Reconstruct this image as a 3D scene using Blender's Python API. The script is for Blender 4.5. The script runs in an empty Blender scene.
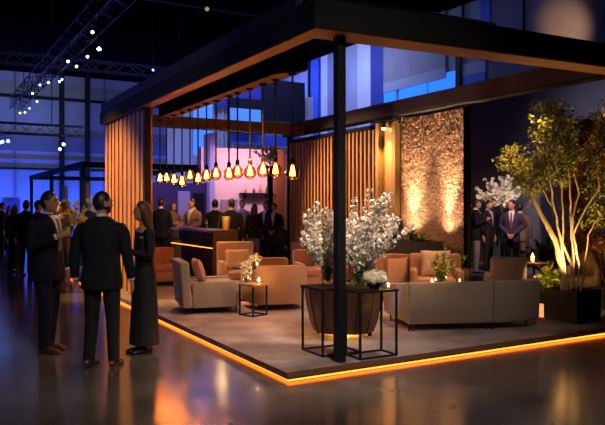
import bpy, bmesh, math, random
from mathutils import Vector, Matrix, Quaternion

random.seed(7)
SC = bpy.context.scene
COL = SC.collection
PI = math.pi
F = 684.0
HOR = 207.0
CAMZ = 1.64
YAW = math.radians(29.3)
CC, SS = math.cos(YAW), math.sin(YAW)
PZ = 0.10           # top of the platform
GZ = PZ + 0.012


def at(px, d):
    """ground point seen in column px at depth d"""
    t = (px - 302.5) / F
    return (d * (SS + CC * t), d * (CC - SS * t))


def heading(phi):
    """rotation for something whose front is local -Y; phi 0 = faces camera, 90 = image right, 180 = away"""
    p = math.radians(phi)
    fx = math.sin(p) * CC - math.cos(p) * SS
    fy = -math.sin(p) * SS - math.cos(p) * CC
    return math.atan2(fx, -fy)


# ------------------------------------------------------------------ materials
MATS = {}


def mat(name, col, rough=0.6, metal=0.0, var=0.15, scale=8.0, bump=0.0, spec=0.5, rvar=0.0, sheen=0.0, stretch=None, col2=None):
    m = bpy.data.materials.new(name)
    m.use_nodes = True
    nt = m.node_tree
    b = nt.nodes['Principled BSDF']
    b.inputs['Roughness'].default_value = rough
    b.inputs['Metallic'].default_value = metal
    b.inputs['Specular IOR Level'].default_value = spec
    if sheen:
        b.inputs['Sheen Weight'].default_value = sheen
    tc = nt.nodes.new('ShaderNodeTexCoord')
    mp = nt.nodes.new('ShaderNodeMapping')
    nt.links.new(tc.outputs['Object'], mp.inputs['Vector'])
    if stretch:
        mp.inputs['Scale'].default_value = stretch
    n = nt.nodes.new('ShaderNodeTexNoise')
    n.inputs['Scale'].default_value = scale
    n.inputs['Detail'].default_value = 5
    nt.links.new(mp.outputs['Vector'], n.inputs['Vector'])
    r = nt.nodes.new('ShaderNodeValToRGB')
    c = col
    d = col2 if col2 else tuple(min(1, x * (1 + var)) for x in c)
    e = c if col2 else tuple(x * (1 - var) for x in c)
    r.color_ramp.elements[0].color = (*e, 1)
    r.color_ramp.elements[1].color = (*d, 1)
    r.color_ramp.elements[0].position = 0.3
    r.color_ramp.elements[1].position = 0.7
    nt.links.new(n.outputs['Fac'], r.inputs['Fac'])
    nt.links.new(r.outputs['Color'], b.inputs['Base Color'])
    if rvar:
        mr = nt.nodes.new('ShaderNodeMapRange')
        mr.inputs['To Min'].default_value = max(0.02, rough - rvar)
        mr.inputs['To Max'].default_value = rough + rvar
        nt.links.new(n.outputs['Fac'], mr.inputs['Value'])
        nt.links.new(mr.outputs['Result'], b.inputs['Roughness'])
    if bump:
        n2 = nt.nodes.new('ShaderNodeTexNoise')
        n2.inputs['Scale'].default_value = scale * 6
        n2.inputs['Detail'].default_value = 3
        nt.links.new(mp.outputs['Vector'], n2.inputs['Vector'])
        bp = nt.nodes.new('ShaderNodeBump')
        bp.inputs['Strength'].default_value = bump
        bp.inputs['Distance'].default_value = 0.01
        nt.links.new(n2.outputs['Fac'], bp.inputs['Height'])
        nt.links.new(bp.outputs['Normal'], b.inputs['Normal'])
    MATS[name] = m
    return m


def emit(name, col, strength):
    m = bpy.data.materials.new(name)
    m.use_nodes = True
    b = m.node_tree.nodes['Principled BSDF']
    b.inputs['Base Color'].default_value = (*[min(1, x) for x in col], 1)
    b.inputs['Emission Color'].default_value = (*col, 1)
    b.inputs['Emission Strength'].default_value = strength
    MATS[name] = m
    return m


def glass(name, tint, refl=0.12):
    m = bpy.data.materials.new(name)
    m.use_nodes = True
    nt = m.node_tree
    nt.nodes.clear()
    out = nt.nodes.new('ShaderNodeOutputMaterial')
    tr = nt.nodes.new('ShaderNodeBsdfTransparent')
    tr.inputs['Color'].default_value = (*tint, 1)
    gl = nt.nodes.new('ShaderNodeBsdfGlossy')
    gl.inputs['Roughness'].default_value = 0.05
    lw = nt.nodes.new('ShaderNodeLayerWeight')
    lw.inputs['Blend'].default_value = refl + 0.18
    mx = nt.nodes.new('ShaderNodeMixShader')
    nt.links.new(lw.outputs['Facing'], mx.inputs['Fac'])
    nt.links.new(tr.outputs[0], mx.inputs[1])
    nt.links.new(gl.outputs[0], mx.inputs[2])
    nt.links.new(mx.outputs[0], out.inputs[0])
    MATS[name] = m
    return m


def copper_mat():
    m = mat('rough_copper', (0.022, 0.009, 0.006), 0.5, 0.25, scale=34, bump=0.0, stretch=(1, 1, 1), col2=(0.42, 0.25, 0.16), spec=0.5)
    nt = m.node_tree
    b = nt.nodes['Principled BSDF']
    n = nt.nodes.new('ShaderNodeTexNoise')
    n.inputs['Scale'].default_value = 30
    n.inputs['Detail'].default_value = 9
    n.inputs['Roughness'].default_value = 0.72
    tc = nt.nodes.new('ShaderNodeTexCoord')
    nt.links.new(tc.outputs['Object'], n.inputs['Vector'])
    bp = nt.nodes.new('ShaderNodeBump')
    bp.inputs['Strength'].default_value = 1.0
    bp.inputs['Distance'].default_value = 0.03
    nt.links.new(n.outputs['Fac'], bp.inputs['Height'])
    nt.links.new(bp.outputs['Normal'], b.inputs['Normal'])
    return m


M_FLOOR = mat('polished_concrete', (0.050, 0.043, 0.039), 0.17, 0, scale=0.9, rvar=0.07, bump=0.02, col2=(0.15, 0.13, 0.118), spec=.9)
M_CARPET = mat('carpet', (0.145, 0.118, 0.125), 0.95, 0, scale=1.6, bump=0.6, col2=(0.35, 0.285, 0.295), spec=0.1)
M_EDGE = mat('platform_edge_wood', (0.20, 0.10, 0.052), 0.45, 0, scale=5, stretch=(1, 1, 8))
M_DARK = mat('charcoal_metal', (0.012, 0.012, 0.013), 0.6, 0.0, scale=3, spec=.15)
M_BEAM = mat('charcoal_beam', (0.026, 0.034, 0.038), 0.7, 0.0, scale=3, spec=.15)
M_NAVY = mat('navy_board', (0.010, 0.011, 0.022), 0.7, 0, scale=2, spec=.15)
M_PLUM = mat('plum_grey_board', (0.05, 0.036, 0.05), 0.6, 0, scale=2)
M_SOFFIT = mat('oak_soffit', (0.20, 0.078, 0.024), 0.5, 0, scale=4, stretch=(6, 1, 6))
M_SLAT = mat('oak_slats', (0.44, 0.20, 0.045), 0.5, 0, scale=3.2, stretch=(9, 9, 0.5), var=0.45)
M_SLAT2 = mat('red_oak_slats', (0.50, 0.25, 0.12), 0.5, 0, scale=3.2, stretch=(9, 9, 0.5), var=0.3)
M_REAR = mat('umber_beam', (0.12, 0.07, 0.05), 0.5, 0, scale=3)
M_BRONZE = mat('bronze_panel', (0.26, 0.15, 0.05), 0.4, 0.5, scale=2, stretch=(4, 4, 0.5))
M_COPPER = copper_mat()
M_WALL = mat('hall_wall', (0.30, 0.30, 0.34), 0.8, 0, scale=1, var=0.08)
M_WALLD = mat('hall_wall_band', (0.16, 0.15, 0.19), 0.8, 0, scale=1, var=0.08)
M_SLATE = mat('slate_wall', (0.040, 0.040, 0.048), 0.55, 0, scale=0.8, var=0.25)
M_CEIL = mat('black_ceiling', (0.004, 0.004, 0.004), 0.9, 0, scale=1, spec=0.0)
M_WHITEWALL = mat('white_wall', (0.72, 0.66, 0.68), 0.75, 0, scale=1, var=0.05)
M_ROSEWALL = mat('rose_grey_wall', (0.30, 0.19, 0.17), 0.75, 0, scale=1, var=0.1)
M_NAVYWALL = mat('navy_wall', (0.045, 0.035, 0.11), 0.7, 0, scale=1, var=0.15)
M_PANELV = mat('lavender_panel', (0.40, 0.40, 0.52), 0.7, 0, scale=1, var=0.06)
M_PANELW = mat('pale_panel', (0.66, 0.68, 0.76), 0.7, 0, scale=1, var=0.06)
M_PANELB = mat('blue_panel', (0.05, 0.12, 0.55), 0.6, 0, scale=1, var=0.1)
M_PANELD = mat('deep_blue_panel', (0.02, 0.03, 0.30), 0.6, 0, scale=1, var=0.1)
M_PANELG = mat('mauve_grey_panel', (0.30, 0.27, 0.34), 0.7, 0, scale=1, var=0.08)
M_DRAPE = mat('pale_drape', (0.55, 0.55, 0.62), 0.8, 0, scale=1, var=0.08)
M_BLUEWIN = emit('blue_lit_window', (0.015, 0.20, 1.0), 0.95)
M_CYANWIN = emit('cyan_lit_window', (0.09, 0.30, 0.80), 0.5)
M_LED = emit('amber_led', (1.0, 0.15, 0.010), 8.0)
M_LED_FILL = emit('amber_fill_strip', (1.0, 0.26, 0.03), 60.0)  # for the added strip that spreads orange glow on the floor
M_LEDBAR = emit('warm_bar_led', (1.0, 0.33, 0.05), 2.6)
M_FIL = emit('filament', (1.0, 0.38, 0.08), 30.0)
M_LENS = emit('white_lens', (0.85, 0.95, 1.0), 5.0)
M_LENSB = emit('blue_lens', (0.12, 0.28, 1.0), 9.0)
M_LENSW = emit('warm_lens', (1.0, 0.62, 0.3), 7.0)
M_LENSD = emit('dim_lens', (1.0, .5, .2), 0.5)
M_LENSS = emit('bright_lens', (0.75, 1.0, 0.98), 45.0)
M_FLAME = emit('candle_flame', (1.0, 0.55, 0.15), 45.0)
M_LAMP = emit('lamp_lens', (1.0, 0.66, 0.30), 40.0)
M_AMBER = glass('amber_glass', (0.95, 0.58, 0.28), 0.20)
M_GLASS = glass('clear_glass', (0.93, 0.96, 0.95), 0.06)
M_JUICE = mat('golden_drink', (0.95, 0.66, 0.10), 0.2, 0, var=0.05)
M_WAX = mat('candle_wax', (0.85, 0.72, 0.52), 0.5)
M_TAUPE = mat('taupe_fabric', (0.26, 0.195, 0.14), 0.9, 0, scale=40, bump=0.25, var=0.12, sheen=0.2)
M_GREYF = mat('grey_fabric', (0.23, 0.185, 0.165), 0.9, 0, scale=40, bump=0.25, var=0.12, sheen=0.2)
M_TANF = mat('caramel_fabric', (0.38, 0.185, 0.090), 0.9, 0, scale=40, bump=0.25, var=0.1, sheen=0.2)
M_TAUPE2 = mat('cinnamon_fabric', (0.27, 0.145, 0.082), 0.9, 0, scale=40, bump=0.25, var=0.12, sheen=0.2)
M_CREAM = mat('cream_fabric', (0.50, 0.35, 0.22), 0.9, 0, scale=40, bump=0.25, var=0.1, sheen=0.2)
M_PINKF = mat('rose_fabric', (0.42, 0.22, 0.175), 0.9, 0, scale=40, bump=0.25, var=0.1, sheen=0.2)
M_MAUVEF = mat('mauve_fabric', (0.22, 0.155, 0.14), 0.9, 0, scale=40, bump=0.25, var=0.1, sheen=0.2)
M_BARREL = mat('walnut_staves', (0.16, 0.075, 0.038), 0.45, 0, scale=4, stretch=(5, 5, 0.6), var=0.35)
M_WOOD = mat('dark_walnut', (0.085, 0.042, 0.024), 0.4, 0, scale=4, stretch=(1, 8, 8), var=0.3)
M_BARFRONT = mat('black_bar_front', (0.016, 0.012, 0.011), 0.7, 0, scale=2, spec=.12)
M_BAREND = mat('umber_bar_end', (0.10, 0.052, 0.030), 0.45, 0, scale=3, stretch=(4, 4, 0.5))
M_GOLD = mat('gold_enamel', (0.85, 0.55, 0.16), 0.35, 0.2)
M_BRASS = mat('brass', (0.75, 0.46, 0.16), 0.3, 0.9)
M_BLACKPOT = mat('black_planter', (0.018, 0.015, 0.014), 0.5, 0, scale=4)
M_SOIL = mat('soil', (0.04, 0.025, 0.016), 0.95, 0, scale=30, bump=0.6)
M_BARK = mat('pale_bark', (0.52, 0.38, 0.24), 0.8, 0, scale=14, bump=0.5, var=0.3, stretch=(1, 1, 0.3))
M_TWIG = mat('dark_twig', (0.10, 0.06, 0.035), 0.8, 0, scale=14)
M_LEAFY = mat('yellow_green_leaf', (0.22, 0.22, 0.016), 0.6, 0, scale=5, var=0.4)
M_LEAF = mat('green_leaf', (0.12, 0.24, 0.05), 0.55, 0, scale=5, var=0.4)
M_LEAFD = mat('dark_green_leaf', (0.05, 0.11, 0.035), 0.55, 0, scale=5, var=0.3)
M_LEAFR = mat('russet_leaf', (0.17, 0.075, 0.025), 0.7, 0, scale=5, var=0.4)
M_PETAL = mat('white_petal', (0.80, 0.73, 0.64), 0.6, 0, scale=9, var=0.1)
M_PETALY = mat('yellow_petal', (0.62, 0.50, 0.05), 0.6, 0, scale=9, var=0.2)
M_HYD = mat('cream_petal', (0.78, 0.73, 0.56), 0.6, 0, scale=30, var=0.25)
M_SKIN = mat('skin', (0.56, 0.30, 0.20), 0.5, 0, scale=12, var=0.08)
M_SKINT = mat('tan_skin', (0.44, 0.22, 0.14), 0.5, 0, scale=12, var=0.08)
M_HAIRD = mat('dark_hair', (0.014, 0.010, 0.008), 0.45, 0, scale=60, stretch=(6, 6, 0.6), var=0.4, spec=0.6)
M_HAIRB = mat('brown_hair', (0.12, 0.055, 0.024), 0.45, 0, scale=60, stretch=(6, 6, 0.6), var=0.4)
M_HAIRF = mat('fair_hair', (0.34, 0.19, 0.07), 0.45, 0, scale=60, stretch=(6, 6, 0.6), var=0.4)
M_HAIRG = mat('grey_hair', (0.22, 0.20, 0.19), 0.6, 0, scale=60, var=0.3)
M_SUITN = mat('navy_suit', (0.007, 0.010, 0.022), 0.8, 0, scale=50, bump=0.1, spec=.2)
M_SUITC = mat('charcoal_suit', (0.013, 0.014, 0.020), 0.8, 0, scale=50, bump=0.1, spec=.2)
M_SUITB = mat('black_suit', (0.006, 0.006, 0.008), 0.8, 0, scale=50, bump=0.1)
M_SUITBL = mat('blue_suit', (0.03, 0.045, 0.13), 0.8, 0, scale=50, bump=0.1)
M_SUITP = mat('aubergine_suit', (0.05, 0.032, 0.085), 0.8, 0, scale=50, bump=0.1)
M_SUITT = mat('tan_jacket', (0.22, 0.14, 0.10), 0.8, 0, scale=50, bump=0.1)
M_TROUG = mat('grey_trousers', (0.24, 0.215, 0.23), 0.8, 0, scale=50, bump=0.1)
M_SHIRT = mat('white_shirt', (0.72, 0.70, 0.72), 0.7, 0)
M_SHIRTB = mat('pale_blue_shirt', (0.45, 0.47, 0.62), 0.7, 0)
M_TIE = mat('blue_tie', (0.10, 0.13, 0.26), 0.5, 0, scale=40)
M_TIEM = mat('plum_tie', (0.16, 0.08, 0.12), 0.5, 0, scale=40)
M_DRESS = mat('black_dress', (0.010, 0.010, 0.012), 0.75, 0, scale=30, bump=0.1)
M_SHOE = mat('black_leather', (0.012, 0.011, 0.011), 0.3, 0)
M_SHOEB = mat('brown_leather', (0.085, 0.028, 0.014), 0.28, 0)
M_EYE = mat('dark_eye', (0.02, 0.012, 0.01), 0.2, 0)
M_BADGE = mat('blue_badge', (0.15, 0.30, 0.75), 0.5, 0)
M_PAPER = mat('white_paper', (0.75, 0.72, 0.68), 0.6, 0)
M_SCREEN = mat('black_glass_screen', (0.008, 0.008, 0.012), 0.15, 0)
M_STEEL = mat('steel', (0.42, 0.42, 0.44), 0.3, 0.9)


# ------------------------------------------------------------------ mesh builder
class MB:
    def __init__(self):
        self.bm = bmesh.new()

    def box(self, c, s, rz=0.0, bevel=0.0, seg=2, taper=None, rx=0.0, ry=0.0):
        b2 = bmesh.new()
        bmesh.ops.create_cube(b2, size=1.0)
        for v in b2.verts:
            v.co = Vector((v.co.x * s[0], v.co.y * s[1], v.co.z * s[2]))
        if taper:
            for v in b2.verts:
                if v.co.z > 0:
                    v.co.x *= taper
                    v.co.y *= taper
        if bevel:
            bmesh.ops.bevel(b2, geom=b2.edges[:], offset=bevel, segments=seg, profile=0.5, affect='EDGES')
        mt = Matrix.Translation(Vector(c)) @ Matrix.Rotation(rz, 4, 'Z') @ Matrix.Rotation(ry, 4, 'Y') @ Matrix.Rotation(rx, 4, 'X')
        b2.transform(mt)
        self._merge(b2)
        return self

    def _merge(self, b2):
        me = bpy.data.meshes.new('tmp')
        b2.to_mesh(me)
        b2.free()
        self.bm.from_mesh(me)
        bpy.data.meshes.remove(me)

    def loft(self, rings, cap=True, closed=True):
        vr = [[self.bm.verts.new(p) for p in r] for r in rings]
        n = len(vr[0])
        for a, b in zip(vr[:-1], vr[1:]):
            for i in range(n if closed else n - 1):
                j = (i + 1) % n
                self.bm.faces.new((a[i], a[j], b[j], b[i]))
        if cap:
            try:
                self.bm.faces.new(list(reversed(vr[0])))
                self.bm.faces.new(vr[-1])
            except ValueError:
                pass
        return self

    def tube(self, pts, radii, segs=8, cap=True):
        pts = [Vector(p) for p in pts]
        if not hasattr(radii, '__len__'):
            radii = [radii] * len(pts)
        up = None
        rings = []
        for i, p in enumerate(pts):
            t = (pts[min(i + 1, len(pts) - 1)] - pts[max(i - 1, 0)])
            if t.length < 1e-9:
                t = Vector((0, 0, 1))
            t.normalize()
            if up is None:
                up = t.orthogonal().normalized()
            up = (up - t * up.dot(t))
            if up.length < 1e-6:
                up = t.orthogonal()
            up.normalize()
            sd = t.cross(up)
            r = radii[i]
            rings.append([p + (up * math.cos(2 * PI * k / segs) + sd * math.sin(2 * PI * k / segs)) * r for k in range(segs)])
        return self.loft(rings, cap)

    def ell(self, c, r, seg=12, ring=8, rot=None):
        b2 = bmesh.new()
        bmesh.ops.create_uvsphere(b2, u_segments=seg, v_segments=ring, radius=1.0)
        for v in b2.verts:
            v.co = Vector((v.co.x * r[0], v.co.y * r[1], v.co.z * r[2]))
        if rot is not None:
            b2.transform(rot)
        b2.transform(Matrix.Translation(Vector(c)))
        self._merge(b2)
        return self

    def lathe(self, prof, c=(0, 0, 0), segs=20, cap=True):
        rings = []
        for r, z in prof:
            rings.append([(c[0] + r * math.cos(2 * PI * k / segs), c[1] + r * math.sin(2 * PI * k / segs), c[2] + z) for k in range(segs)])
        return self.loft(rings, cap)

    def quad(self, a, b, c, d):
        self.bm.faces.new([self.bm.verts.new(p) for p in (a, b, c, d)])
        return self

    def poly(self, pts):
        self.bm.faces.new([self.bm.verts.new(p) for p in pts])
        return self

    def prism(self, outline, z0, z1, bevel=0.0):
        b2 = bmesh.new()
        lo = [b2.verts.new((x, y, z0)) for x, y in outline]
        hi = [b2.verts.new((x, y, z1)) for x, y in outline]
        n = len(lo)
        b2.faces.new(list(reversed(lo)))
        b2.faces.new(hi)
        for i in range(n):
            j = (i + 1) % n
            b2.faces.new((lo[i], lo[j], hi[j], hi[i]))
        bmesh.ops.recalc_face_normals(b2, faces=b2.faces[:])
        if bevel:
            bmesh.ops.bevel(b2, geom=b2.edges[:], offset=bevel, segments=2, profile=0.5, affect='EDGES')
        self._merge(b2)
        return self

    def build(self, name, m, parent=None, smooth=True, remesh=0.0, recalc=True, sm_it=0):
        if recalc:
            bmesh.ops.recalc_face_normals(self.bm, faces=self.bm.faces[:])
        me = bpy.data.meshes.new(name)
        self.bm.to_mesh(me)
        self.bm.free()
        if remesh:
            tmp = bpy.data.objects.new('tmp', me)
            COL.objects.link(tmp)
            md = tmp.modifiers.new('r', 'REMESH')
            md.mode = 'VOXEL'
            md.voxel_size = remesh
            if sm_it:
                s = tmp.modifiers.new('s', 'SMOOTH')
                s.iterations = sm_it
                s.factor = 0.5
            dg = bpy.context.evaluated_depsgraph_get()
            me2 = bpy.data.meshes.new_from_object(tmp.evaluated_get(dg))
            bpy.data.objects.remove(tmp)
            bpy.data.meshes.remove(me)
            me = me2
            me.name = name
        me.materials.clear()
        me.materials.append(m)
        if smooth:
            me.polygons.foreach_set('use_smooth', [True] * len(me.polygons))
            try:
                me.set_sharp_from_angle(angle=math.radians(38))
            except Exception:
                pass
        o = bpy.data.objects.new(name, me)
        COL.objects.link(o)
        if parent is not None:
            o.parent = parent
        return o


def tag(o, label, cat, group=None, kind=None):
    o['label'] = label
    o['category'] = cat
    if group:
        o['group'] = group
    if kind:
        o['kind'] = kind
    return o


def struct(o):
    o['kind'] = 'structure'
    return o


def thing(name, label, cat, loc=(0, 0, 0), rz=0.0, group=None, scale=1.0):
    o = bpy.data.objects.new(name, None)
    o.empty_display_size = 0.2
    COL.objects.link(o)
    o.location = loc
    o.rotation_euler = (0, 0, rz)
    o.scale = (scale, scale, scale)
    return tag(o, label, cat, group)


def copy_tree(o, parent=None, top=True):
    c = o.copy()
    COL.objects.link(c)
    if parent is not None:
        c.parent = parent
    for ch in list(o.children):
        copy_tree(ch, c)
    return c


def light(kind, name, loc, col, energy, size=0.1, target=None, angle=60, blend=0.5, sy=None):
    d = bpy.data.lights.new(name, kind)
    d.color = col
    d.energy = energy
    if kind == 'AREA':
        d.size = size
        if sy:
            d.shape = 'RECTANGLE'
            d.size_y = sy
    else:
        d.shadow_soft_size = size
    if kind == 'SPOT':
        d.spot_size = math.radians(angle)
        d.spot_blend = blend
    o = bpy.data.objects.new(name, d)
    COL.objects.link(o)
    o.location = loc
    if target is not None:
        v = Vector(target) - Vector(loc)
        o.rotation_euler = v.to_track_quat('-Z', 'Y').to_euler()
    return o


# ------------------------------------------------------------------ hall shell
YB, XR, XL, YF, HC = 46.0, 22.0, -26.0, -9.0, 11.0
struct(MB().box(((XL + XR) / 2, (YB + YF) / 2, -0.1), (XR - XL, YB - YF, 0.2)).build('floor', M_FLOOR))
struct(MB().box(((XL + XR) / 2, (YB + YF) / 2, HC + 0.1), (XR - XL, YB - YF, 0.2)).build('ceiling', M_CEIL))
struct(MB().box(((XL + XR) / 2, YB + 0.15, HC / 2), (XR - XL, 0.3, HC)).build('wall_back', M_WALL))
struct(MB().box((XR + 0.15, (YB + YF) / 2, HC / 2), (0.3, YB - YF, HC)).build('wall_right', M_WALL))
struct(MB().box((XL - 0.15, (YB + YF) / 2, HC / 2), (0.3, YB - YF, HC)).build('wall_left', M_WALL))
# joints and bands on the back wall
trim_n = [0]


def trim(mb, m):
    trim_n[0] += 1
    return struct(mb.build('trim_%d' % trim_n[0], m))


trim(MB().box((-2, YB - 0.06, 5.75), (48, 0.1, 1.15)), M_WALLD)
trim(MB().box((-2, YB - 0.10, 8.55), (48, 0.2, 0.16)), M_DARK)
trim(MB().box((-2, YB - 0.10, 10.55), (48, 0.2, 0.9)), M_CEIL)
trim(MB().box((-2, YB - 0.10, 4.05), (48, 0.14, 0.12)), M_DARK)
trim(MB().box((-2, YB - 0.08, 4.6), (48, 0.14, 0.1)), M_PANELG)
j = MB()
for i in range(18):
    j.box((-25 + i * 2.75, YB - 0.05, 5.5), (0.10, 0.08, 11))
trim(j, M_WALLD)
j = MB()
for x in (0.2, 8.0, 9.6):
    j.box((x, YB - 0.25, 5.5), (0.28, 0.3, 11))
trim(j, M_DARK)
# dark doors along the back wall
for n, (x, w, h) in enumerate(((3.1, 1.5, 2.6), (5.0, 1.0, 2.1))):
    struct(MB().box((x, YB - 0.12, h / 2), (w, 0.12, h), bevel=0.01).build('door_%d' % (n + 1), M_NAVYWALL))


def xr_rect(X, p0, p1, y0, y1, m, name=None, th=0.08, d0=None):
    """an upright panel on the plane X, given by where it starts and stops"""
    def dy(px):
        dep = F * X / (CC * (px + 81.3))
        return dep, (dep - X * SS) / CC
    da, ya = dy(p0)
    db, yb = dy(p1)
    dm = (da + db) / 2
    z1 = CAMZ + (HOR - y0) * dm / F
    z0 = CAMZ + (HOR - y1) * dm / F
    mb = MB().box((X, (ya + yb) / 2, (z0 + z1) / 2), (th, abs(ya - yb), z1 - z0))
    if name:
        return struct(mb.build(name, m))
    return trim(mb, m)


XP = XR - 0.06
xr_rect(XP, 288, 309, 62, 150, M_PANELV)
xr_rect(XP - .1, 308.3, 309.6, 50, 150, M_DARK)
xr_rect(XP, 310, 318.5, 30, 150, M_PANELB)
xr_rect(XP - .1, 318.5, 320, 30, 150, M_PANELD)
xr_rect(XP, 320, 328, 30, 150, M_PANELW)
xr_rect(XP, 328, 334, 30, 150, M_PANELG)
xr_rect(XP, 345, 358, 30, 150, M_PANELV)
xr_rect(XP, 358, 371, 30, 150, M_PANELW)
xr_rect(XP, 371.5, 384, 30, 150, M_PANELD)
xr_rect(XP, 384, 392, 20, 88, M_PANELG)
xr_rect(XP, 392, 446, 10, 77, M_PANELG)
xr_rect(XP - .05, 384, 446, 76, 86, M_PANELV)
for n, (a, b, y0, y1) in enumerate(((384.5, 396, 88, 110), (400, 427, 84.5, 108), (429, 456, 74, 102))):
    xr_rect(XP, a, b, y0, y1, M_BLUEWIN, 'window_%d' % (n + 1))
xr_rect(XP - .1, 456, 461, 40, 110, M_DARK)
xr_rect(XP, 462, 486, 62, 74, M_PANELV)
xr_rect(XP - .02, 462, 486, 74, 100, M_PANELB)
xr_rect(XP - .05, 481, 490.5, -40, 60, M_PANELB)
xr_rect(XP, 490.5, 605, -60, 80, M_WALLD)
xr_rect(XP - .06, 523, 524.5, -60, 60, M_DARK)
xr_rect(XP, 392, 481, -60, 8, M_PANELD)
xr_rect(XP - .06, 462, 464, -60, 40, M_DARK)

# curtained front of the upper gallery behind the pendants
YD = 29.0
tr = MB()
ring_a, ring_b = [], []
n = 220
for i in range(n + 1):
    x = 9.45 + 7.35 * i / n
    yy = YD + 0.09 * math.sin(i * 1.25) + 0.05 * math.sin(i * 0.37)
    ring_a.append((x, yy, 2.45))
    ring_b.append((x, yy, 7.0))
back_a = [(x, y + 0.06, z) for x, y, z in reversed(ring_a)]
back_b = [(x, y + 0.06, z) for x, y, z in reversed(ring_b)]
tr.loft([ring_a + back_a, ring_b + back_b])
tag(tr.build('gallery_curtain', M_DRAPE), 'pale pleated curtain hanging high behind the row of bulb pendants', 'curtain')
for k, (x0, x1, z0, z1, m) in enumerate(((11.6, 13.9, 6.2, 7.6, M_PANELD), (13.9, 16.2, 5.7, 7.6, M_NAVY), (12.2, 14.0, 5.0, 6.6, M_NAVY), (12.3, 15.9, 4.5, 5.0, M_PANELB))):
    trim(MB().box(((x0 + x1) / 2, YD - 0.28 - 0.05 * k, (z0 + z1) / 2), (x1 - x0, 0.1, z1 - z0)), m)
struct(MB().box((11.0, YD - 0.35, 5.75), (0.9, 0.06, 3.6)).build('window_5', M_CYANWIN))
struct(MB().box((12.9, YD - 0.75, 5.6), (1.5, 0.06, 0.95)).build('window_6', M_CYANWIN))
struct(MB().box((8.05, YD - 0.75, 3.2), (0.5, 0.06, 1.5)).build('window_7', M_CYANWIN))

# partitions behind the bar
struct(MB().box((6.2, 19.1, 1.17), (2.8, 0.2, 2.34)).build('wall_bar', M_NAVYWALL))
struct(MB().box((6.7, 18.97, 1.05), (0.36, 0.06, 2.1)).build('door_3', M_PANELV))
struct(MB().box((7.16, 18.97, 1.02), (0.32, 0.06, 2.04)).build('door_4', M_DARK))
struct(MB().box((9.0, 20.1, 1.75), (2.75, 0.2, 3.5)).build('wall_service', M_WHITEWALL))
struct(MB().box((11.9, 20.0, 1.7), (3.0, 0.2, 3.4)).build('wall_corridor', M_ROSEWALL))
trim(MB().box((10.15, 19.7, 1.75), (0.24, 0.3, 3.5)), M_SOFFIT)
trim(MB().box((7.5, 19.0, 1.9), (0.16, 0.5, 3.8)), M_WHITEWALL)
struct(MB().box((8.55, 19.97, 1.0), (0.55, 0.06, 1.75)).build('door_5', M_PANELG))

# slate wall on the right, beyond the lounge
struct(MB().box((13.78, 9.6, 2.45), (0.3, 16.0, 4.9)).build('wall_slate', M_SLATE))

xr_rect(13.58, 488, 540, 182, 262, M_WALLD)

# ------------------------------------------------------------------ platform
PX0, PY0, PX1, PY1 = 2.975, 5.60, 13.6, 18.6
ang = math.radians(1.3)
plat = thing('platform', 'low carpeted platform with a glowing amber light strip round its edge', 'platform', (PX0, PY0, 0))
W, D = PX1 - PX0, PY1 - PY0
sk = math.tan(ang)


def quadprism(x0, y0, x1, y1, z0, z1):
    return [(x0, y0 + x0 * sk), (x1, y0 + x1 * sk), (x1, y1), (x0, y1)], z0, z1


o, a, b = quadprism(0.02, 0.02, W, D, 0.030, PZ)
MB().prism(o, a, b).build('deck', M_CARPET, plat, smooth=False)
o, a, b = quadprism(0.07, 0.07, W, D, 0.0, 0.045)
MB().prism(o, a, b).build('base', M_DARK, plat, smooth=False)
o, a, b = quadprism(0, 0, W, 0.022, 0.050, PZ + 0.004)
o = [(0, 0), (W, W * sk), (W, W * sk + 0.022), (0.022, 0.022)]
MB().prism(o, a, b).build('edge_board', M_EDGE, plat, smooth=False)
o = [(0, 0), (0.022, 0.022), (0.022, D), (0, D)]
MB().prism(o, a, b).build('edge_board', M_EDGE, plat, smooth=False)
o = [(0.052, 0.052), (W, W * sk + 0.052), (W, W * sk + 0.066), (0.066, 0.066)]
MB().prism(o, 0.006, 0.030).build('light_strip', M_LED, plat, smooth=False)
o = [(0.052, 0.052), (0.066, 0.066), (0.066, D), (0.052, D)]
MB().prism(o, 0.006, 0.030).build('light_strip', M_LED, plat, smooth=False)

o = [(0.026, 0.026), (W, W * sk + 0.026), (W, W * sk + 0.046), (0.046, 0.046)]  # hidden strips added under the rim only to light the floor
MB().prism(o, 0.0455, 0.0495).build('light_strip', M_LED_FILL, plat, smooth=False)
o = [(0.026, 0.026), (0.046, 0.046), (0.046, D), (0.026, D)]
MB().prism(o, 0.0455, 0.0495).build('light_strip', M_LED_FILL, plat, smooth=False)

# ------------------------------------------------------------------ pergola
GX0, GX1, GY0, GY1 = 3.25, 8.15, 5.56, 14.3
BZ, TZ = 3.325, 3.62
perg = thing('pergola', 'large dark flat beamed pergola framing the lounge over the platform', 'pergola', (0, 0, 0))


def beam(x0, y0, x1, y1, z0, z1, name='beam', m=M_BEAM, rise=0.0):
    mb = MB().box(((x0 + x1) / 2, (y0 + y1) / 2, (z0 + z1) / 2), (x1 - x0, y1 - y0, z1 - z0))
    if rise:
        for v in mb.bm.verts:
            v.co.z += rise * (v.co.x - x0) / (x1 - x0)
    return mb.build(name, m, perg, smooth=False)


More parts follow.
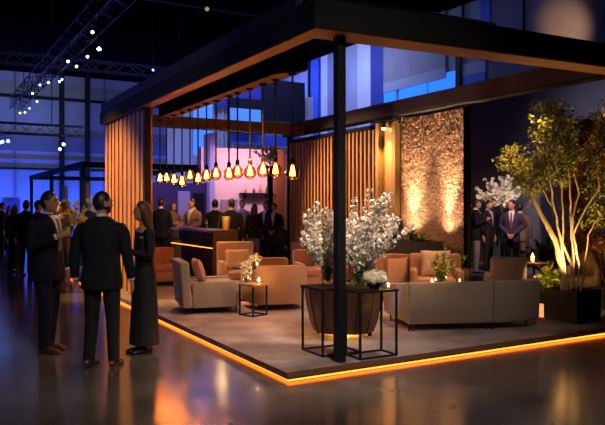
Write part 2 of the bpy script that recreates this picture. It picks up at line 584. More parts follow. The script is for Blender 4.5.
RI = 0.06
beam(GX0, GY0, GX1 + .05, GY0 + 0.36, BZ + .012, TZ, 'front_beam', M_DARK, RI)
beam(GX0 + .012, GY0 + .012, GX1 + .04, GY0 + 0.35, BZ, BZ + .012, 'front_soffit', M_SOFFIT, RI)
beam(GX0, GY0 + 0.36, GX0 + 0.21, GY1, BZ + .012, TZ - .05, 'left_beam', M_BEAM)
beam(GX0 + .012, GY0 + 0.355, GX0 + 0.20, GY1, BZ, BZ + .012, 'left_soffit', M_SOFFIT)
beam(GX0 + .02, GY0 + 0.40, GX0 + 0.10, GY1, TZ - .05, TZ + .13, 'parapet', M_PLUM)
RX = 7.9
beam(RX, GY0 + 0.36, RX + 0.25, GY1 + .8, 3.40, 3.665, 'right_beam', M_PLUM)
beam(RX + .01, GY0 + 0.36, RX + 0.24, GY1 + .8, 3.375, 3.40, 'right_soffit', M_DARK)
beam(GX0 + .21, GY1 - .3, RX, GY1, BZ + .02, TZ - .05, 'rear_beam', M_REAR)
for (x, y, tw) in ((3.65, 5.75, 0.09), (3.36, 11.37, 0.09), (8.05, 5.75, 0.09), (8.06, 14.98, 0.12), (3.50, 14.20, 0.10)):
    MB().box((x, y, (PZ + .004 + BZ + (.08 if x > 7 else 0.012)) / 2), (tw, tw, BZ - PZ - .004 + (.08 if x > 7 else 0.012))).build('post', M_DARK, perg, smooth=False)
MB().box((3.435, 11.36, (PZ + .004 + BZ) / 2), (0.03, 0.06, BZ - PZ - .006)).build('post_trim', M_SLAT, perg, smooth=False)
# pendant box inside the left beam
PBO = [(3.80, 7.47), (4.045, 7.08), (4.045, 12.1), (3.80, 12.1)]
MB().prism(PBO, 3.277, 3.76).build('pendant_box', M_NAVY, perg, smooth=False)
MB().prism([(3.803, 7.475), (4.042, 7.09), (4.042, 12.09), (3.803, 12.09)], 3.265, 3.277).build('pendant_soffit', M_SOFFIT, perg, smooth=False)
for y in (7.9, 11.4):
    MB().box((3.63, y, 3.54), (0.38, 0.08, 0.05)).build('bracket', M_DARK, perg, smooth=False)

# timber slat screen at the left side
t = thing('slat_screen', 'tall orange timber slat screen at the far left end of the pergola', 'screen', (3.37, 12.82, PZ))
s = MB()
y = -1.28
k = 0
while y < 1.36:
    w = (0.14, 0.10, 0.16, 0.09, 0.12)[k % 5]
    s.box((-(0.018 if k % 2 else 0.0), y + w / 2, 1.605), (0.05, w, 3.21))
    y += w + 0.022
    k += 1
s.build('slats', M_SLAT, t, smooth=False)
MB().box((0.04, 0.08, 1.605), (0.02, 2.74, 3.21)).build('backing_board', M_BARFRONT, t, smooth=False)

# slat screen on the right side (open slats in front of dark backing)
SX = 8.0
t = thing('slat_screen', 'row of slim upright reddish slats behind the white blossom bouquets', 'screen', (SX, 12.72, PZ))
s = MB()
for k in range(25):
    s.box((0, -1.40 + k * 0.146, 1.55), (0.035, 0.062, 3.10))
s.build('slats', M_SLAT2, t, smooth=False)
MB().box((0.13, 0.37, 1.60), (0.05, 3.52, 3.20)).build('backing_board', M_BARFRONT, t, smooth=False)
MB().box((0.02, 0.37, 3.14), (0.2, 3.52, 0.08)).build('top_rail', M_NAVY, t, smooth=False)

# bronze column with its downlight
t = thing('bronze_column', 'bronze clad column with a small bright downlight at its top', 'column', (7.98, 10.83, PZ))
MB().box((0.1, 0, 1.62), (0.14, 0.62, 3.24)).build('body', M_BRONZE, t, smooth=False)
MB().box((0.0, 0.27, 1.62), (0.12, 0.10, 3.24)).build('fin', M_BRONZE, t, smooth=False)
MB().box((0.0, -0.27, 1.60), (0.12, 0.10, 3.10)).build('fin', M_BRONZE, t, smooth=False)
MB().box((-0.02, 0.0, 3.23), (0.2, 0.66, 0.06)).build('cap', M_DARK, t, smooth=False)
dl = MB().lathe([(0.04, 0.0), (0.045, 0.12), (0.02, 0.13)], (-0.06, 0.04, 3.08), 14).build('lamp_housing', M_DARK, t)
MB().ell((-0.06, 0.04, 3.07), (0.038, 0.038, 0.03)).build('lamp_lens', M_LAMP, dl)
light('SPOT', 'column_downlight', (7.84, 10.80, 3.12), (1, .55, .18), 420, 0.03, (7.98, 10.83, 0), 80, 0.8)

# hammered copper panel
t = tag(MB().build('x', M_COPPER) if False else None, '', '') if False else None
pm = MB()
NY, NZ = 60, 100
y0, y1 = 8.74, 10.46
grid = []
rr = random.Random(3)
for iz in range(NZ + 1):
    row = []
    for iy in range(NY + 1):
        u, v = iy / NY, iz / NZ
        dx = 0.018 * rr.random() + 0.03 * math.cos(u * 2 * PI * 1.0)
        row.append((8.06 - dx, y0 + (y1 - y0) * u, PZ + 3.22 * v))
    grid.append(row)
vv = [[pm.bm.verts.new(p) for p in r] for r in grid]
for a in range(NZ):
    for b in range(NY):
        pm.bm.faces.new((vv[a][b], vv[a][b + 1], vv[a + 1][b + 1], vv[a + 1][b]))
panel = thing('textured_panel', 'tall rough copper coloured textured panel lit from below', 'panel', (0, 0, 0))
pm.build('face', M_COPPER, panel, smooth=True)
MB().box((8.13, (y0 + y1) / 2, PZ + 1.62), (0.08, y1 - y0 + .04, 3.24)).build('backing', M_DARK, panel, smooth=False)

# ------------------------------------------------------------------ pendants
ORD = ['first', 'second', 'third', 'fourth', 'fifth', 'sixth', 'seventh', 'eighth', 'ninth', 'tenth', 'eleventh', 'twelfth', 'thirteenth', 'fourteenth']
pend = [(160, 177), (166.5, 176.5), (174, 178), (182, 180), (190, 174), (198, 177), (206.5, 174), (216, 172), (229, 172), (237.5, 170), (250, 170), (263, 168), (275.5, 168), (292.5, 170)]


def make_pendant(dim):
    t = thing('pendant_lamp', 'x', 'pendant lamp', (0, 0, 0), group='bulb pendants hanging in a row')
    MB().lathe([(0.055, 0.0), (0.055, -0.02), (0.015, -0.03)], segs=14).build('ceiling_cup', M_DARK, t)
    return t


for k, (px, py) in enumerate(pend):
    X = 3.915 + 0.045 * k / 13
    tt = (px - 302.5) / F
    Y = X * (CC - tt * SS) / (SS + tt * CC)
    dep = X * SS + Y * CC
    zc = CAMZ + (HOR - py) * dep / F
    L = 3.262 - zc - 0.13
    t = thing('pendant_lamp', 'amber glass bulb pendant on a long rod, %s from the left end of the row' % ORD[k], 'pendant lamp', (X, Y, 3.262), group='bulb pendants hanging in a row')
    MB().lathe([(0.05, 0.0), (0.05, -0.018), (0.012, -0.03)], segs=12).build('ceiling_cup', M_DARK, t)
    MB().tube([(0, 0, -.02), (0, 0, -L)], 0.013, 8).build('rod', M_BRASS if k in (10, 11) else M_WOOD, t)
    MB().lathe([(0.014, 0.02), (0.028, 0.0), (0.028, -0.055), (0.022, -0.06)], (0, 0, -L), 12).build('socket', M_BRASS if k in (10, 11) else M_DARK, t)
    zb = -(3.262 - zc)
    prof = [(r_ * 1.38, z_ * 1.42) for r_, z_ in ((0.016, 0.058), (0.024, 0.044), (0.046, 0.018), (0.060, -0.008), (0.064, -0.028), (0.056, -0.055), (0.036, -0.078), (0.012, -0.088))]
    MB().lathe(prof, (0, 0, zb), 18).build('bulb', M_AMBER, t)
    fl = MB()
    for q in range(6):
        a = q * PI / 3
        fl.tube([(0.010 * math.cos(a), 0.010 * math.sin(a), zb + .05), (0.034 * math.cos(a), 0.034 * math.sin(a), zb - .07)], 0.0075, 6)
    lit = k not in (4, 9)
    fl.build('filament', M_FIL if lit else M_LENSW, t)
    if lit:
        light('POINT', 'bulb_light', (X, Y, zc - 0.02), (1.0, 0.47, 0.15), 22, 0.03)

# ------------------------------------------------------------------ seating
def legs(t, pts, h=0.10, r=0.012, m=M_DARK):
    for (x, y) in pts:
        MB().tube([(x, y, 0.0), (x, y, h + 0.02)], [r * .8, r], 8).build('leg', m, t)


def armchair(label, loc, phi, m, w=0.82, d=0.80, hb=0.74, ha=0.45, back_t=0.14, cushion_m=None):
    """block armchair: front is local -Y"""
    t = thing('armchair', label, 'armchair', (*loc, PZ), heading(phi), group='lounge armchairs')
    z0 = 0.09
    MB().box((0, 0.0, z0 + 0.10), (w - .04, d - .04, 0.20), bevel=0.03).build('base', m, t)
    # backrest, slightly reclined and rounded
    mb = MB().box((0, d / 2 - back_t / 2, (z0 + hb) / 2), (w, back_t, hb - z0), bevel=0.035, seg=3)
    for v in mb.bm.verts:
        if v.co.z > 0.4:
            v.co.y += (v.co.z - 0.4) * 0.14
    mb.build('backrest', m, t)
    for s in (-1, 1):
        # arm with a rounded front, as an outline seen from above
        x0 = s * (w / 2 - 0.11)
        x1 = s * (w / 2)
        pts = [(x0, d / 2 - back_t - .004), (x1, d / 2 - back_t - .004), (x1, -d / 2 + 0.13), (x1 - s * 0.02, -d / 2 + 0.06), (x1 - s * 0.06, -d / 2 + .01), (x0, -d / 2)]
        mb = MB().prism(pts, z0, ha, bevel=0.02)
        mb.build('arm', m, t)
    MB().box((0, -0.06, 0.36), (w - 0.235, d - back_t - 0.03, 0.15), bevel=0.045, seg=3).build('seat_cushion', m, t)
    legs(t, [(sx * (w / 2 - .07), sy * (d / 2 - .07)) for sx in (-1, 1) for sy in (-1, 1)])
    return t


def tubchair(label, loc, phi, m, w=0.80, d=0.78, hb=0.70, ha=0.46, z=PZ):
    """armchair with one curved shell that wraps round the back and slopes down to the arms"""
    t = thing('armchair', label, 'armchair', (*loc, z), heading(phi), group='lounge armchairs')
    path = []
    n = 34
    th = 0.10
    for i in range(n + 1):
        u = i / n
        a = -PI * 0.0 + PI * u
        # superellipse U shape
        cx, sy = math.cos(a), math.sin(a)
        e = 0.55
        x = w / 2 * math.copysign(abs(cx) ** e, cx)
        y = -d / 2 + d * (abs(sy) ** e)
        path.append((x, y, u))
    rings = []
    for i, (x, y, u) in enumerate(path):
        xa, ya, _ = path[max(i - 1, 0)]
        xb, yb, _ = path[min(i + 1, n)]
        tx, ty = xb - xa, yb - ya
        L = math.hypot(tx, ty) or 1
        nx, ny = -ty / L, tx / L    # inward
        k = math.sin(PI * u)
        k = max(0, min(1, (k - 0.45) / 0.45))
        k = k * k * (3 - 2 * k)
        h = ha + (hb - ha) * k
        o_, i_ = 0.0, th
        z0 = 0.10
        lean = 0.04 * k
        rings.append([(x + nx * 0.02, y + ny * 0.02, z0), (x, y, z0 + .03), (x - nx * lean, y - ny * lean, h - 0.035), (x - nx * (lean - .015), y - ny * (lean - .015), h - 0.008),
                      (x + nx * (th / 2 - lean), y + ny * (th / 2 - lean), h), (x + nx * (th - lean - .012), y + ny * (th - lean - .012), h - 0.012), (x + nx * (th - lean), y + ny * (th - lean), h - 0.04), (x + nx * th, y + ny * th, z0)])
    MB().loft(rings).build('shell', m, t)
    MB().box((0, -0.05, 0.19), (w - .16, d - .14, 0.18), bevel=0.03).build('base', m, t)
    MB().box((0, -0.055, 0.355), (w - .215, d - .135, 0.14), bevel=0.045, seg=3).build('seat_cushion', m, t)
    legs(t, [(sx * (w / 2 - .13), sy * (d / 2 - .14)) for sx in (-1, 1) for sy in (-1, 1)])
    return t


def pillow(label, loc, z, phi, m, w=0.42, h=0.40, th=0.14, lean=18):
    mb = MB()
    N = 12
    for side in (-1, 1):
        g = [[None] * (N + 1) for _ in range(N + 1)]
        for i in range(N + 1):
            for k in range(N + 1):
                u, v = i / N * 2 - 1, k / N * 2 - 1
                f = max(0, (1 - u ** 4) * (1 - v ** 4)) ** 0.6
                pin = 1 - 0.07 * (1 - abs(u)) * abs(v) ** 3 - 0.0
                pin2 = 1 - 0.07 * (1 - abs(v)) * abs(u) ** 3
                g[i][k] = mb.bm.verts.new((u * w / 2 * pin2, side * (th / 2) * f, v * h / 2 * pin))
        for i in range(N):
            for k in range(N):
                mb.bm.faces.new((g[i][k], g[i + 1][k], g[i + 1][k + 1], g[i][k + 1]))
    bmesh.ops.remove_doubles(mb.bm, verts=mb.bm.verts[:], dist=0.001)
    mb.bm.transform(Matrix.Rotation(math.radians(-lean), 4, 'X'))
    o = mb.build('scatter_cushion', m)
    o.location = (*loc, z)
    o.rotation_euler = (0, 0, heading(phi))
    return tag(o, label, 'cushion', 'scatter cushions')


def fwd(loc, phi, f, r=0.0):
    """point f in front of loc (and r to its own left) for a thing with that heading"""
    a = heading(phi)
    return (loc[0] + f * math.sin(a) + r * math.cos(a), loc[1] - f * math.cos(a) + r * math.sin(a))


# A: grey armchair seen from behind on the left
phiA = 108
locA = (3.78, 9.66)
armchair('grey armchair with a rose cushion turned its back at the left edge of the carpet', locA, phiA, M_GREYF, w=0.90, d=0.86, hb=0.76, ha=0.46)
p = fwd(locA, phiA, -0.13, .0)
pillow('rose scatter cushion leaning inside the grey armchair at the left', p, PZ + 0.60, phiA, M_PINKF, w=.42, h=.36)
# B: tub chair seen from behind
tubchair('caramel tub armchair with curved back beside the small brass top table', at(276, 10.5), 196, M_TAUPE2, w=0.94, d=0.84, hb=0.68, ha=0.50)
# D: low tub chair behind B
tubchair('low caramel tub armchair half hidden behind the round black table', at(268, 13.1), 195, M_TANF, w=0.78, d=0.74, hb=0.60, ha=0.46)
# C: high back chair in front of the bar
locC = at(237, 12.0)
armchair('cream high back armchair standing against the end of the bar', locC, 12, M_CREAM, w=0.66, d=0.62, hb=0.92, ha=0.60)
pillow('cream cushion on the high back armchair by the bar', fwd(locC, 12, -0.0), PZ + 0.625, 12, M_CREAM, w=.42, h=.36, th=.12)
# L: pink chair on the far left behind the woman
armchair('rose armchair seen between the woman in black and the bar', at(157, 13.6), 20, M_PINKF, w=0.8, hb=0.72, ha=0.5)
# E: rose chair behind the vase
locE = at(318, 12.6)
armchair('rose armchair behind the left blossom vase', locE, 10, M_PINKF, w=0.82, hb=0.74, ha=0.52)
pillow('dark rose cushion on the armchair behind the left blossom vase', fwd(locE, 10, -0.10, 0.0), PZ + 0.635, 10, M_MAUVEF)
# F: tub chair facing left
tubchair('caramel tub armchair with its side turned, behind the cream hydrangeas', at(388, 11.55), -52, M_TANF, w=0.80, d=0.80, hb=0.73, ha=0.70)
# G: armchair facing camera
locG = at(436, 10.85)
armchair('caramel armchair with a cream cushion facing out from the copper panel', locG, -8, M_TANF, w=0.82, hb=0.78, ha=0.56)
pillow('cream cushion propped on the armchair in front of the copper panel', fwd(locG, -8, -0.10, 0.0), PZ + 0.645, -8, M_CREAM, w=.48, h=.42)
# I: mauve chair, back to us
armchair('mauve armchair with its back turned, beyond the right end of the long sofa', at(503.5, 10.45), 176, M_MAUVEF, w=0.52, d=0.72, hb=0.80, ha=0.5)
# J: cream chair behind tree
armchair('cream upright armchair standing behind the uplit tree stems', at(588, 11.0), -40, M_CREAM, w=0.58, d=0.6, hb=0.98, ha=0.60)

# H: long curved sofa
sofa = thing('sofa', 'long curved taupe sofa seen from behind near the front of the platform', 'sofa', (0, 0, PZ))


def sofa_seg(path, h0, h1, names=True):
    n = len(path) - 1
    backr, seat = [], []
    for i, (x, y) in enumerate(path):
        xa, ya = path[max(i - 1, 0)]
        xb, yb = path[min(i + 1, n)]
        tx, ty = xb - xa, yb - ya
        L = math.hypot(tx, ty)
        nx, ny = -ty / L, tx / L
        h = h0 + (h1 - h0) * i / n
        prof = [(0.03, 0.09), (0.0, 0.13), (-0.02, h - .04), (-0.008, h - .01), (0.05, h), (0.11, h - 0.012), (0.13, h - .04), (0.16, 0.09)]
        backr.append([(x + nx * a, y + ny * a, b) for a, b in prof])
        prof = [(0.165, 0.10), (0.165, 0.38), (0.20, 0.41), (0.72, 0.41), (0.76, 0.38), (0.76, 0.13), (0.74, 0.10)]
        seat.append([(x + nx * a * (1 - 0.0), y + ny * a, b) for a, b in prof])
    MB().loft(backr).build('backrest', M_TAUPE, sofa)
    MB().loft(seat).build('seat', M_TAUPE, sofa)


def lerp(a, b, n):
    return [(a[0] + (b[0] - a[0]) * i / n, a[1] + (b[1] - a[1]) * i / n) for i in range(n + 1)]


sofa_seg(lerp((5.56, 7.62), (5.272, 6.72), 6), 0.50, 0.605)
sofa_seg(lerp((5.275, 6.70), (6.255, 6.29), 8), 0.605, 0.612)
arc = [(6.27, 6.284), (6.48, 6.215), (6.68, 6.18), (6.86, 6.18), (7.00, 6.22), (7.10, 6.31), (7.15, 6.44)]
sofa_seg(arc, 0.612, 0.60)
legs(sofa, [(5.31, 6.76), (5.34, 6.72), (6.22, 6.36), (6.30, 6.34), (6.92, 6.36), (5.58, 7.5), (6.0, 7.1), (6.6, 6.9)], 0.10, 0.012)

# ------------------------------------------------------------------ tables and what stands on them
def frame_table(name, label, x0, y0, x1, y1, h, m_top=M_DARK, group=None, bar=0.010, z=PZ, rz=0):
    t = thing(name, label, 'side table', ((x0 + x1) / 2, (y0 + y1) / 2, z), rz, group)
    w, d = x1 - x0, y1 - y0
    MB().box((0, 0, h - 0.012), (w + 0.02, d + 0.02, 0.024), bevel=0.004).build('tabletop', m_top, t, smooth=False)
    for sx in (-1, 1):
        for sy in (-1, 1):
            MB().box((sx * (w / 2 - bar), sy * (d / 2 - bar), (h - .024) / 2), (2 * bar, 2 * bar, h - .024)).build('leg', M_DARK, t, smooth=False)
    s = MB()
    for sy in (-1, 1):
        s.box((0, sy * (d / 2 - bar), bar), (w - 4 * bar, 2 * bar * .9, 2 * bar * .9))
    for sx in (-1, 1):
        s.box((sx * (w / 2 - bar), 0, bar), (2 * bar * .9, d - 4 * bar, 2 * bar * .9))
    s.build('base_frame', M_DARK, t, smooth=False)
    return t


def top(t, h):
    return PZ + h


frame_table('side_table', 'black open frame table under the tall left blossom vase', 3.60, 6.00, 4.08, 6.44, 0.70, group='black frame tables by the post')
frame_table('side_table', 'black open frame table holding the cream hydrangeas', 3.86, 5.70, 4.33, 5.985, 0.69, group='black frame tables by the post')
frame_table('side_table', 'square brass top table on black frame legs beside the grey armchair', 4.02, 8.70, 4.30, 9.00, 0.45, M_BRASS, rz=0.3)
k1 = at(249, 11.35)
t = thing('side_table', 'round black table in front of the cream high back armchair', 'side table', (*k1, PZ))
MB().lathe([(0.275, 0.0), (0.28, 0.008), (0.28, 0.02), (0.27, 0.025)], (0, 0, 0.53), 32).build('tabletop', M_DARK, t)
MB().tube([(0, 0, 0.01), (0, 0, 0.535)], 0.018, 10).build('stem', M_DARK, t)
MB().lathe([(0.17, 0.0), (0.17, 0.012), (0.02, 0.025)], (0, 0, 0), 28).build('foot', M_DARK, t)
# coffee table for the right group
kc = at(450, 9.82)
kv = at(441, 9.78)
t = thing('coffee_table', 'round dark coffee table under the yellow green posy behind the sofa', 'coffee table', (*kc, PZ))
MB().lathe([(0.355, 0.0), (0.36, 0.01), (0.36, 0.03), (0.35, 0.035)], (0, 0, 0.385), 36).build('tabletop', M_WOOD, t)
MB().lathe([(0.03, 0.0), (0.03, 0.37), (0.10, 0.386)], (0, 0, 0.0), 18).build('stem', M_DARK, t)
MB().lathe([(0.22, 0.0), (0.22, 0.012), (0.04, 0.03)], (0, 0, 0), 28).build('foot', M_DARK, t)
# table with lantern
kl = at(534, 10.75)
t = thing('side_table', 'round walnut table carrying the glass candle lantern near the tree', 'side table', (*kl, PZ))
MB().lathe([(0.215, 0.0), (0.22, 0.008), (0.22, 0.03), (0.21, 0.035)], (0, 0, 0.635), 28).build('tabletop', M_SOFFIT, t)
MB().tube([(0, 0, 0.01), (0, 0, 0.64)], 0.018, 10).build('stem', M_DARK, t)
MB().lathe([(0.15, 0.0), (0.15, 0.012), (0.02, 0.025)], (0, 0, 0), 24).build('foot', M_DARK, t)


def vase(label, loc, z, r=0.08, h=0.30, water=True):
    t = thing('glass_vase', label, 'vase', (*loc, z))
    MB().lathe([(r * .8, 0.0), (r * .86, 0.01), (r * .9, h * .5), (r, h), (r * .94, h), (r * .84, h * .5), (r * .78, 0.014), (0.001, 0.014)], segs=22, cap=False).build('glass', M_GLASS, t)
    return t


def petal_flower(mb, c, nrm, r, petals=5):
    nrm = nrm.normalized()
    a = nrm.orthogonal().normalized()
    b = nrm.cross(a)
    ph = random.random() * 6
    for k in range(petals):
        t0 = ph + 2 * PI * k / petals
        dv = a * math.cos(t0) + b * math.sin(t0)
        sv = nrm.cross(dv)
        p0 = c
        p1 = c + dv * r * .6 + sv * r * .42 + nrm * r * .18
        p2 = c + dv * r * 1.05 + nrm * r * .10
        p3 = c + dv * r * .6 - sv * r * .42 + nrm * r * .18
        mb.quad(p0, p1, p2, p3)


def leafq(mb, c, dv, L, w, up=None):
    dv = dv.normalized()
    sd = dv.cross(up if up else Vector((random.uniform(-1, 1), random.uniform(-1, 1), random.uniform(-.4, 1)))).normalized()
    nn = sd.cross(dv)
    mb.quad(c, c + dv * L * .45 + sd * w / 2 + nn * L * .05, c + dv * L, c + dv * L * .45 - sd * w / 2 + nn * L * .05)


def blossoms(label, loc, z, height, spread, nb=11, m=M_PETAL, stem_h=0.28, leaves=90, group='blossom bouquets', lean=(0, 0), seed=1, fl=0.026, per=30, name='blossom_bouquet'):
    random.seed(seed)
    t = thing(name, label, 'flowers', (*loc, z), 0, group)
    br, bl, lf = MB(), MB(), MB()
    for b in range(nb):
        a = 2 * PI * b / nb + random.uniform(-.3, .3)
        out = spread * random.uniform(0.12, 1.0) * 0.5
        hh = height * random.uniform(0.55, 1.0) * (1.0 - 0.38 * (out / (spread * .5)) ** 2)
        pts = []
        n = 9
        for i in range(n + 1):
            u = i / n
            rad = 0.02 + out * (max(0, u - 0.20) / 0.80) ** .95
            pts.append(Vector((rad * math.cos(a + u * .4) + lean[0] * u * u, rad * math.sin(a + u * .4) + lean[1] * u * u, 0.03 + hh * u)))
        br.tube(pts, [0.005 - 0.0035 * i / n for i in range(n + 1)], 5)
        for q in range(per):
            u = random.uniform(0.36, 1.0)
            i = min(n - 1, int(u * n))
            c = pts[i].lerp(pts[i + 1], u * n - i)
            dv = Vector((random.gauss(0, 1), random.gauss(0, 1), random.gauss(0, 1))).normalized()
            c = c + dv * random.uniform(0.01, 0.06) * (1.25 - .5 * u)
            petal_flower(bl, c, dv, fl * random.uniform(.75, 1.15))
        for q in range(leaves // nb):
            u = random.uniform(0.04, 0.9)
            i = min(n - 1, int(u * n))
            c = pts[i].lerp(pts[i + 1], u * n - i)
            leafq(lf, c, Vector((random.gauss(0, 1), random.gauss(0, 1), random.uniform(-.3, 1))), random.uniform(.04, .07), .022)
    br.build('branches', M_TWIG, t)
    bl.build('petals', m, t, smooth=False, recalc=False)
    lf.build('leaves', M_LEAF, t, smooth=False, recalc=False)
    random.seed(seed + 100)
    return t


ZT1, ZT2 = PZ + 0.69, PZ + 0.70
v1 = (3.85, 6.30)
vase('clear glass vase of tall blossom branches on the left frame table', v1, ZT2, 0.085, 0.30)
blossoms('tall spray of white blossom left of the dark post', v1, ZT2 + .012, 0.95, 0.76, nb=32, seed=11, leaves=340, per=88, fl=.020)
v2 = (3.965, 5.87)
vase('clear glass vase of tall blossom branches behind the dark post', v2, ZT1, 0.06, 0.30)
blossoms('tall spray of white blossom right of the dark post', v2, ZT1 + .012, 1.06, 0.70, nb=32, seed=21, leaves=340, lean=(0.18, -0.10), per=88, fl=.020)

# hydrangeas in a low dark bowl
hy = (4.135, 5.84)
t = thing('flower_bowl', 'low dark bowl holding the cream hydrangeas', 'bowl', (*hy, ZT1))
MB().lathe([(0.05, 0.0), (0.075, 0.03), (0.082, 0.07), (0.074, 0.07), (0.066, 0.03), (0.0, 0.012)], segs=22, cap=False).build('bowl_body', M_BLACKPOT, t)
random.seed(5)
t = thing('hydrangea_bunch', 'bunch of cream hydrangea heads on the front frame table', 'flowers', (*hy, ZT1 + 0.05))
lf = MB()
for k, (x, y, z, r) in enumerate(((-.085, .0, .075, .066), (0.0, -.06, .07, .06), (.085, -.005, .072, .064), (.0, .05, .12, .062), (-.05, -.05, .05, .05), (.055, -.065, .045, .05), (.12, .05, .05, .05))):
    hb = MB()
    for q in range(95):
        dv = Vector((random.gauss(0, 1), random.gauss(0, 1), random.gauss(0, 1) + .3)).normalized()
        petal_flower(hb, Vector((x, y, z)) + dv * r * random.uniform(.85, 1.05), dv, 0.016, 4)
    hb.ell((x, y, z), (r * .86, r * .86, r * .86), 10, 8)
    hb.build('flower_head', M_HYD, t, smooth=False, recalc=False)
for q in range(26):
    a = random.random() * 2 * PI
    leafq(lf, Vector((.06 * math.cos(a), .06 * math.sin(a), 0.02)), Vector((math.cos(a), math.sin(a), random.uniform(-.1, .4))), .11, .05, Vector((0, 0, 1)))
lf.build('leaves', M_LEAFD, t, smooth=False, recalc=False)


def votive(label, loc, z, r=0.03, h=0.06, lit=True, power=2.0):
    t = thing('votive_candle', label, 'candle', (*loc, z), 0, 'candles in glasses')
    MB().lathe([(r * .85, 0), (r, h), (r * .9, h), (r * .78, .006), (0.001, .006)], segs=16, cap=False).build('glass_cup', M_GLASS, t)
    MB().lathe([(r * .7, .008), (r * .7, h * .5)], segs=14).build('wax', M_WAX, t)
    MB().lathe([(0.001, h * .5 + .001), (.006, h * .5 + .010), (.005, h * .5 + .018), (.0008, h * .5 + .036)], segs=8).build('flame', M_FLAME, t)
    light('POINT', 'candle_light', (loc[0], loc[1], z + h * .5 + .02), (1, .5, .16), power, 0.012)
    return t


votive('candle glass at the right end of the front frame table', (4.285, 5.80), ZT1, .024, .045, power=.6)
votive('second small candle glass beside the hydrangeas', (4.25, 5.92), ZT1, .024, .04, power=.6)
kb = (4.165, 8.85)
ZB = PZ + 0.45
vase('slim glass vase of white flowers on the brass top table', (kb[0] - .09, kb[1] + .05), ZB, 0.04, 0.24)
blossoms('small white bunch glowing on the brass top table', (kb[0] - .09, kb[1] + .05), ZB + .012, 0.42, 0.20, nb=9, seed=31, leaves=18, fl=.02, per=16)
votive('candle glass at the front of the brass top table', (kb[0] + .05, kb[1] - .07), ZB, .032, .07, power=5)
votive('candle glass at the right of the brass top table', (kb[0] + .10, kb[1] + .03), ZB, .028, .08, power=5)
ZK = PZ + 0.555
votive('candle glass on the round black table', (k1[0] + .10, k1[1] - .10), ZK, .035, .07, power=6)
vase('short glass posy vase on the round black table', (k1[0] + .14, k1[1] + .05), ZK, .04, .09)
blossoms('little white posy on the round black table', (k1[0] + .14, k1[1] + .05), ZK + .012, 0.17, 0.16, nb=7, seed=33, leaves=18, fl=.02, per=10)
ZC = PZ + 0.42
vase('dark stemmed vase of yellow green flowers behind the sofa', kv, ZC, .085, .30)
blossoms('loose yellow and green posy behind the sofa', kv, ZC + .012, 0.55, 0.50, m=M_PETALY, nb=13, seed=41, leaves=330, fl=.022, per=10)
gl = at(432, 9.86)
votive('bright candle glass left of the yellow green posy', gl, ZC, .03, .10, power=7)
votive('candle glass right of the yellow green posy', (kc[0] + .14, kc[1] - .05), ZC, .03, .10, power=4)
# lantern
ZL = PZ + 0.67
t = thing('candle_lantern', 'tall clear glass hurricane lantern with a candle on the walnut table', 'lantern', (kl[0] - .03, kl[1], ZL))
MB().lathe([(.075, 0), (.085, .02), (.085, .24), (.08, .24), (.078, .02), (.001, .012)], segs=22, cap=False).build('glass', M_GLASS, t)
MB().lathe([(.035, .014), (.035, .10)], segs=16).build('candle', M_WAX, t)
MB().lathe([(.001, .102), (.007, .112), (.006, .122), (.001, .145)], segs=8).build('flame', M_FLAME, t)
light('POINT', 'lantern_light', (kl[0] - .03, kl[1], ZL + .13), (1, .5, .16), 6, .012)
votive('bright candle glass beside the hurricane lantern', at(533, 10.58), ZL, .03, .05, power=6)

# barrel planter under the frame tables
pl = (4.48, 6.96)
t = thing('wooden_planter', 'large tapered walnut stave planter behind the black frame tables', 'planter', (*pl, PZ))
prof = [(0.36, 0.06), (0.40, 0.16), (0.455, 0.40), (0.475, 0.56), (0.475, 0.58), (0.44, 0.58), (0.43, 0.50), (0.001, 0.50)]
mb = MB().lathe(prof, segs=28, cap=False)
mb.build('staves', M_BARREL, t)
r_ = MB()
for k in range(14):
    a = 2 * PI * k / 14
    pts = [((r + .002) * math.cos(a), (r + .002) * math.sin(a), z) for r, z in prof[:5]]
    r_.tube(pts, 0.005, 5)
r_.build('stave_seams', M_DARK, t)
MB().lathe([(0.001, .06), (.36, .06), (.36, .075)], segs=28, cap=False).build('bottom', M_DARK, t)
for k in range(4):
    a = PI / 4 + k * PI / 2
    MB().box((0.30 * math.cos(a), .30 * math.sin(a), .032), (.05, .05, .064)).build('foot', M_DARK, t, smooth=False)
light('POINT', 'planter_underglow', (pl[0], pl[1] - .0, PZ + .03), (1, .42, .06), 30, .02)
random.seed(77)
lf = MB()
for q in range(170):
    a = random.random() * 2 * PI
    rr_ = .36 * math.sqrt(random.random())
    leafq(lf, Vector((rr_ * math.cos(a), rr_ * math.sin(a), 0.0)), Vector((math.cos(a) * .4, math.sin(a) * .4, 1)), random.uniform(.05, .10), .03)
lf.ell((0, 0, -.02), (.40, .40, .025))
o = lf.build('low_foliage', M_LEAFD, smooth=False, recalc=False)
o.location = (*pl, PZ + .545)
tag(o, 'low dark foliage filling the walnut stave planter', 'plant')

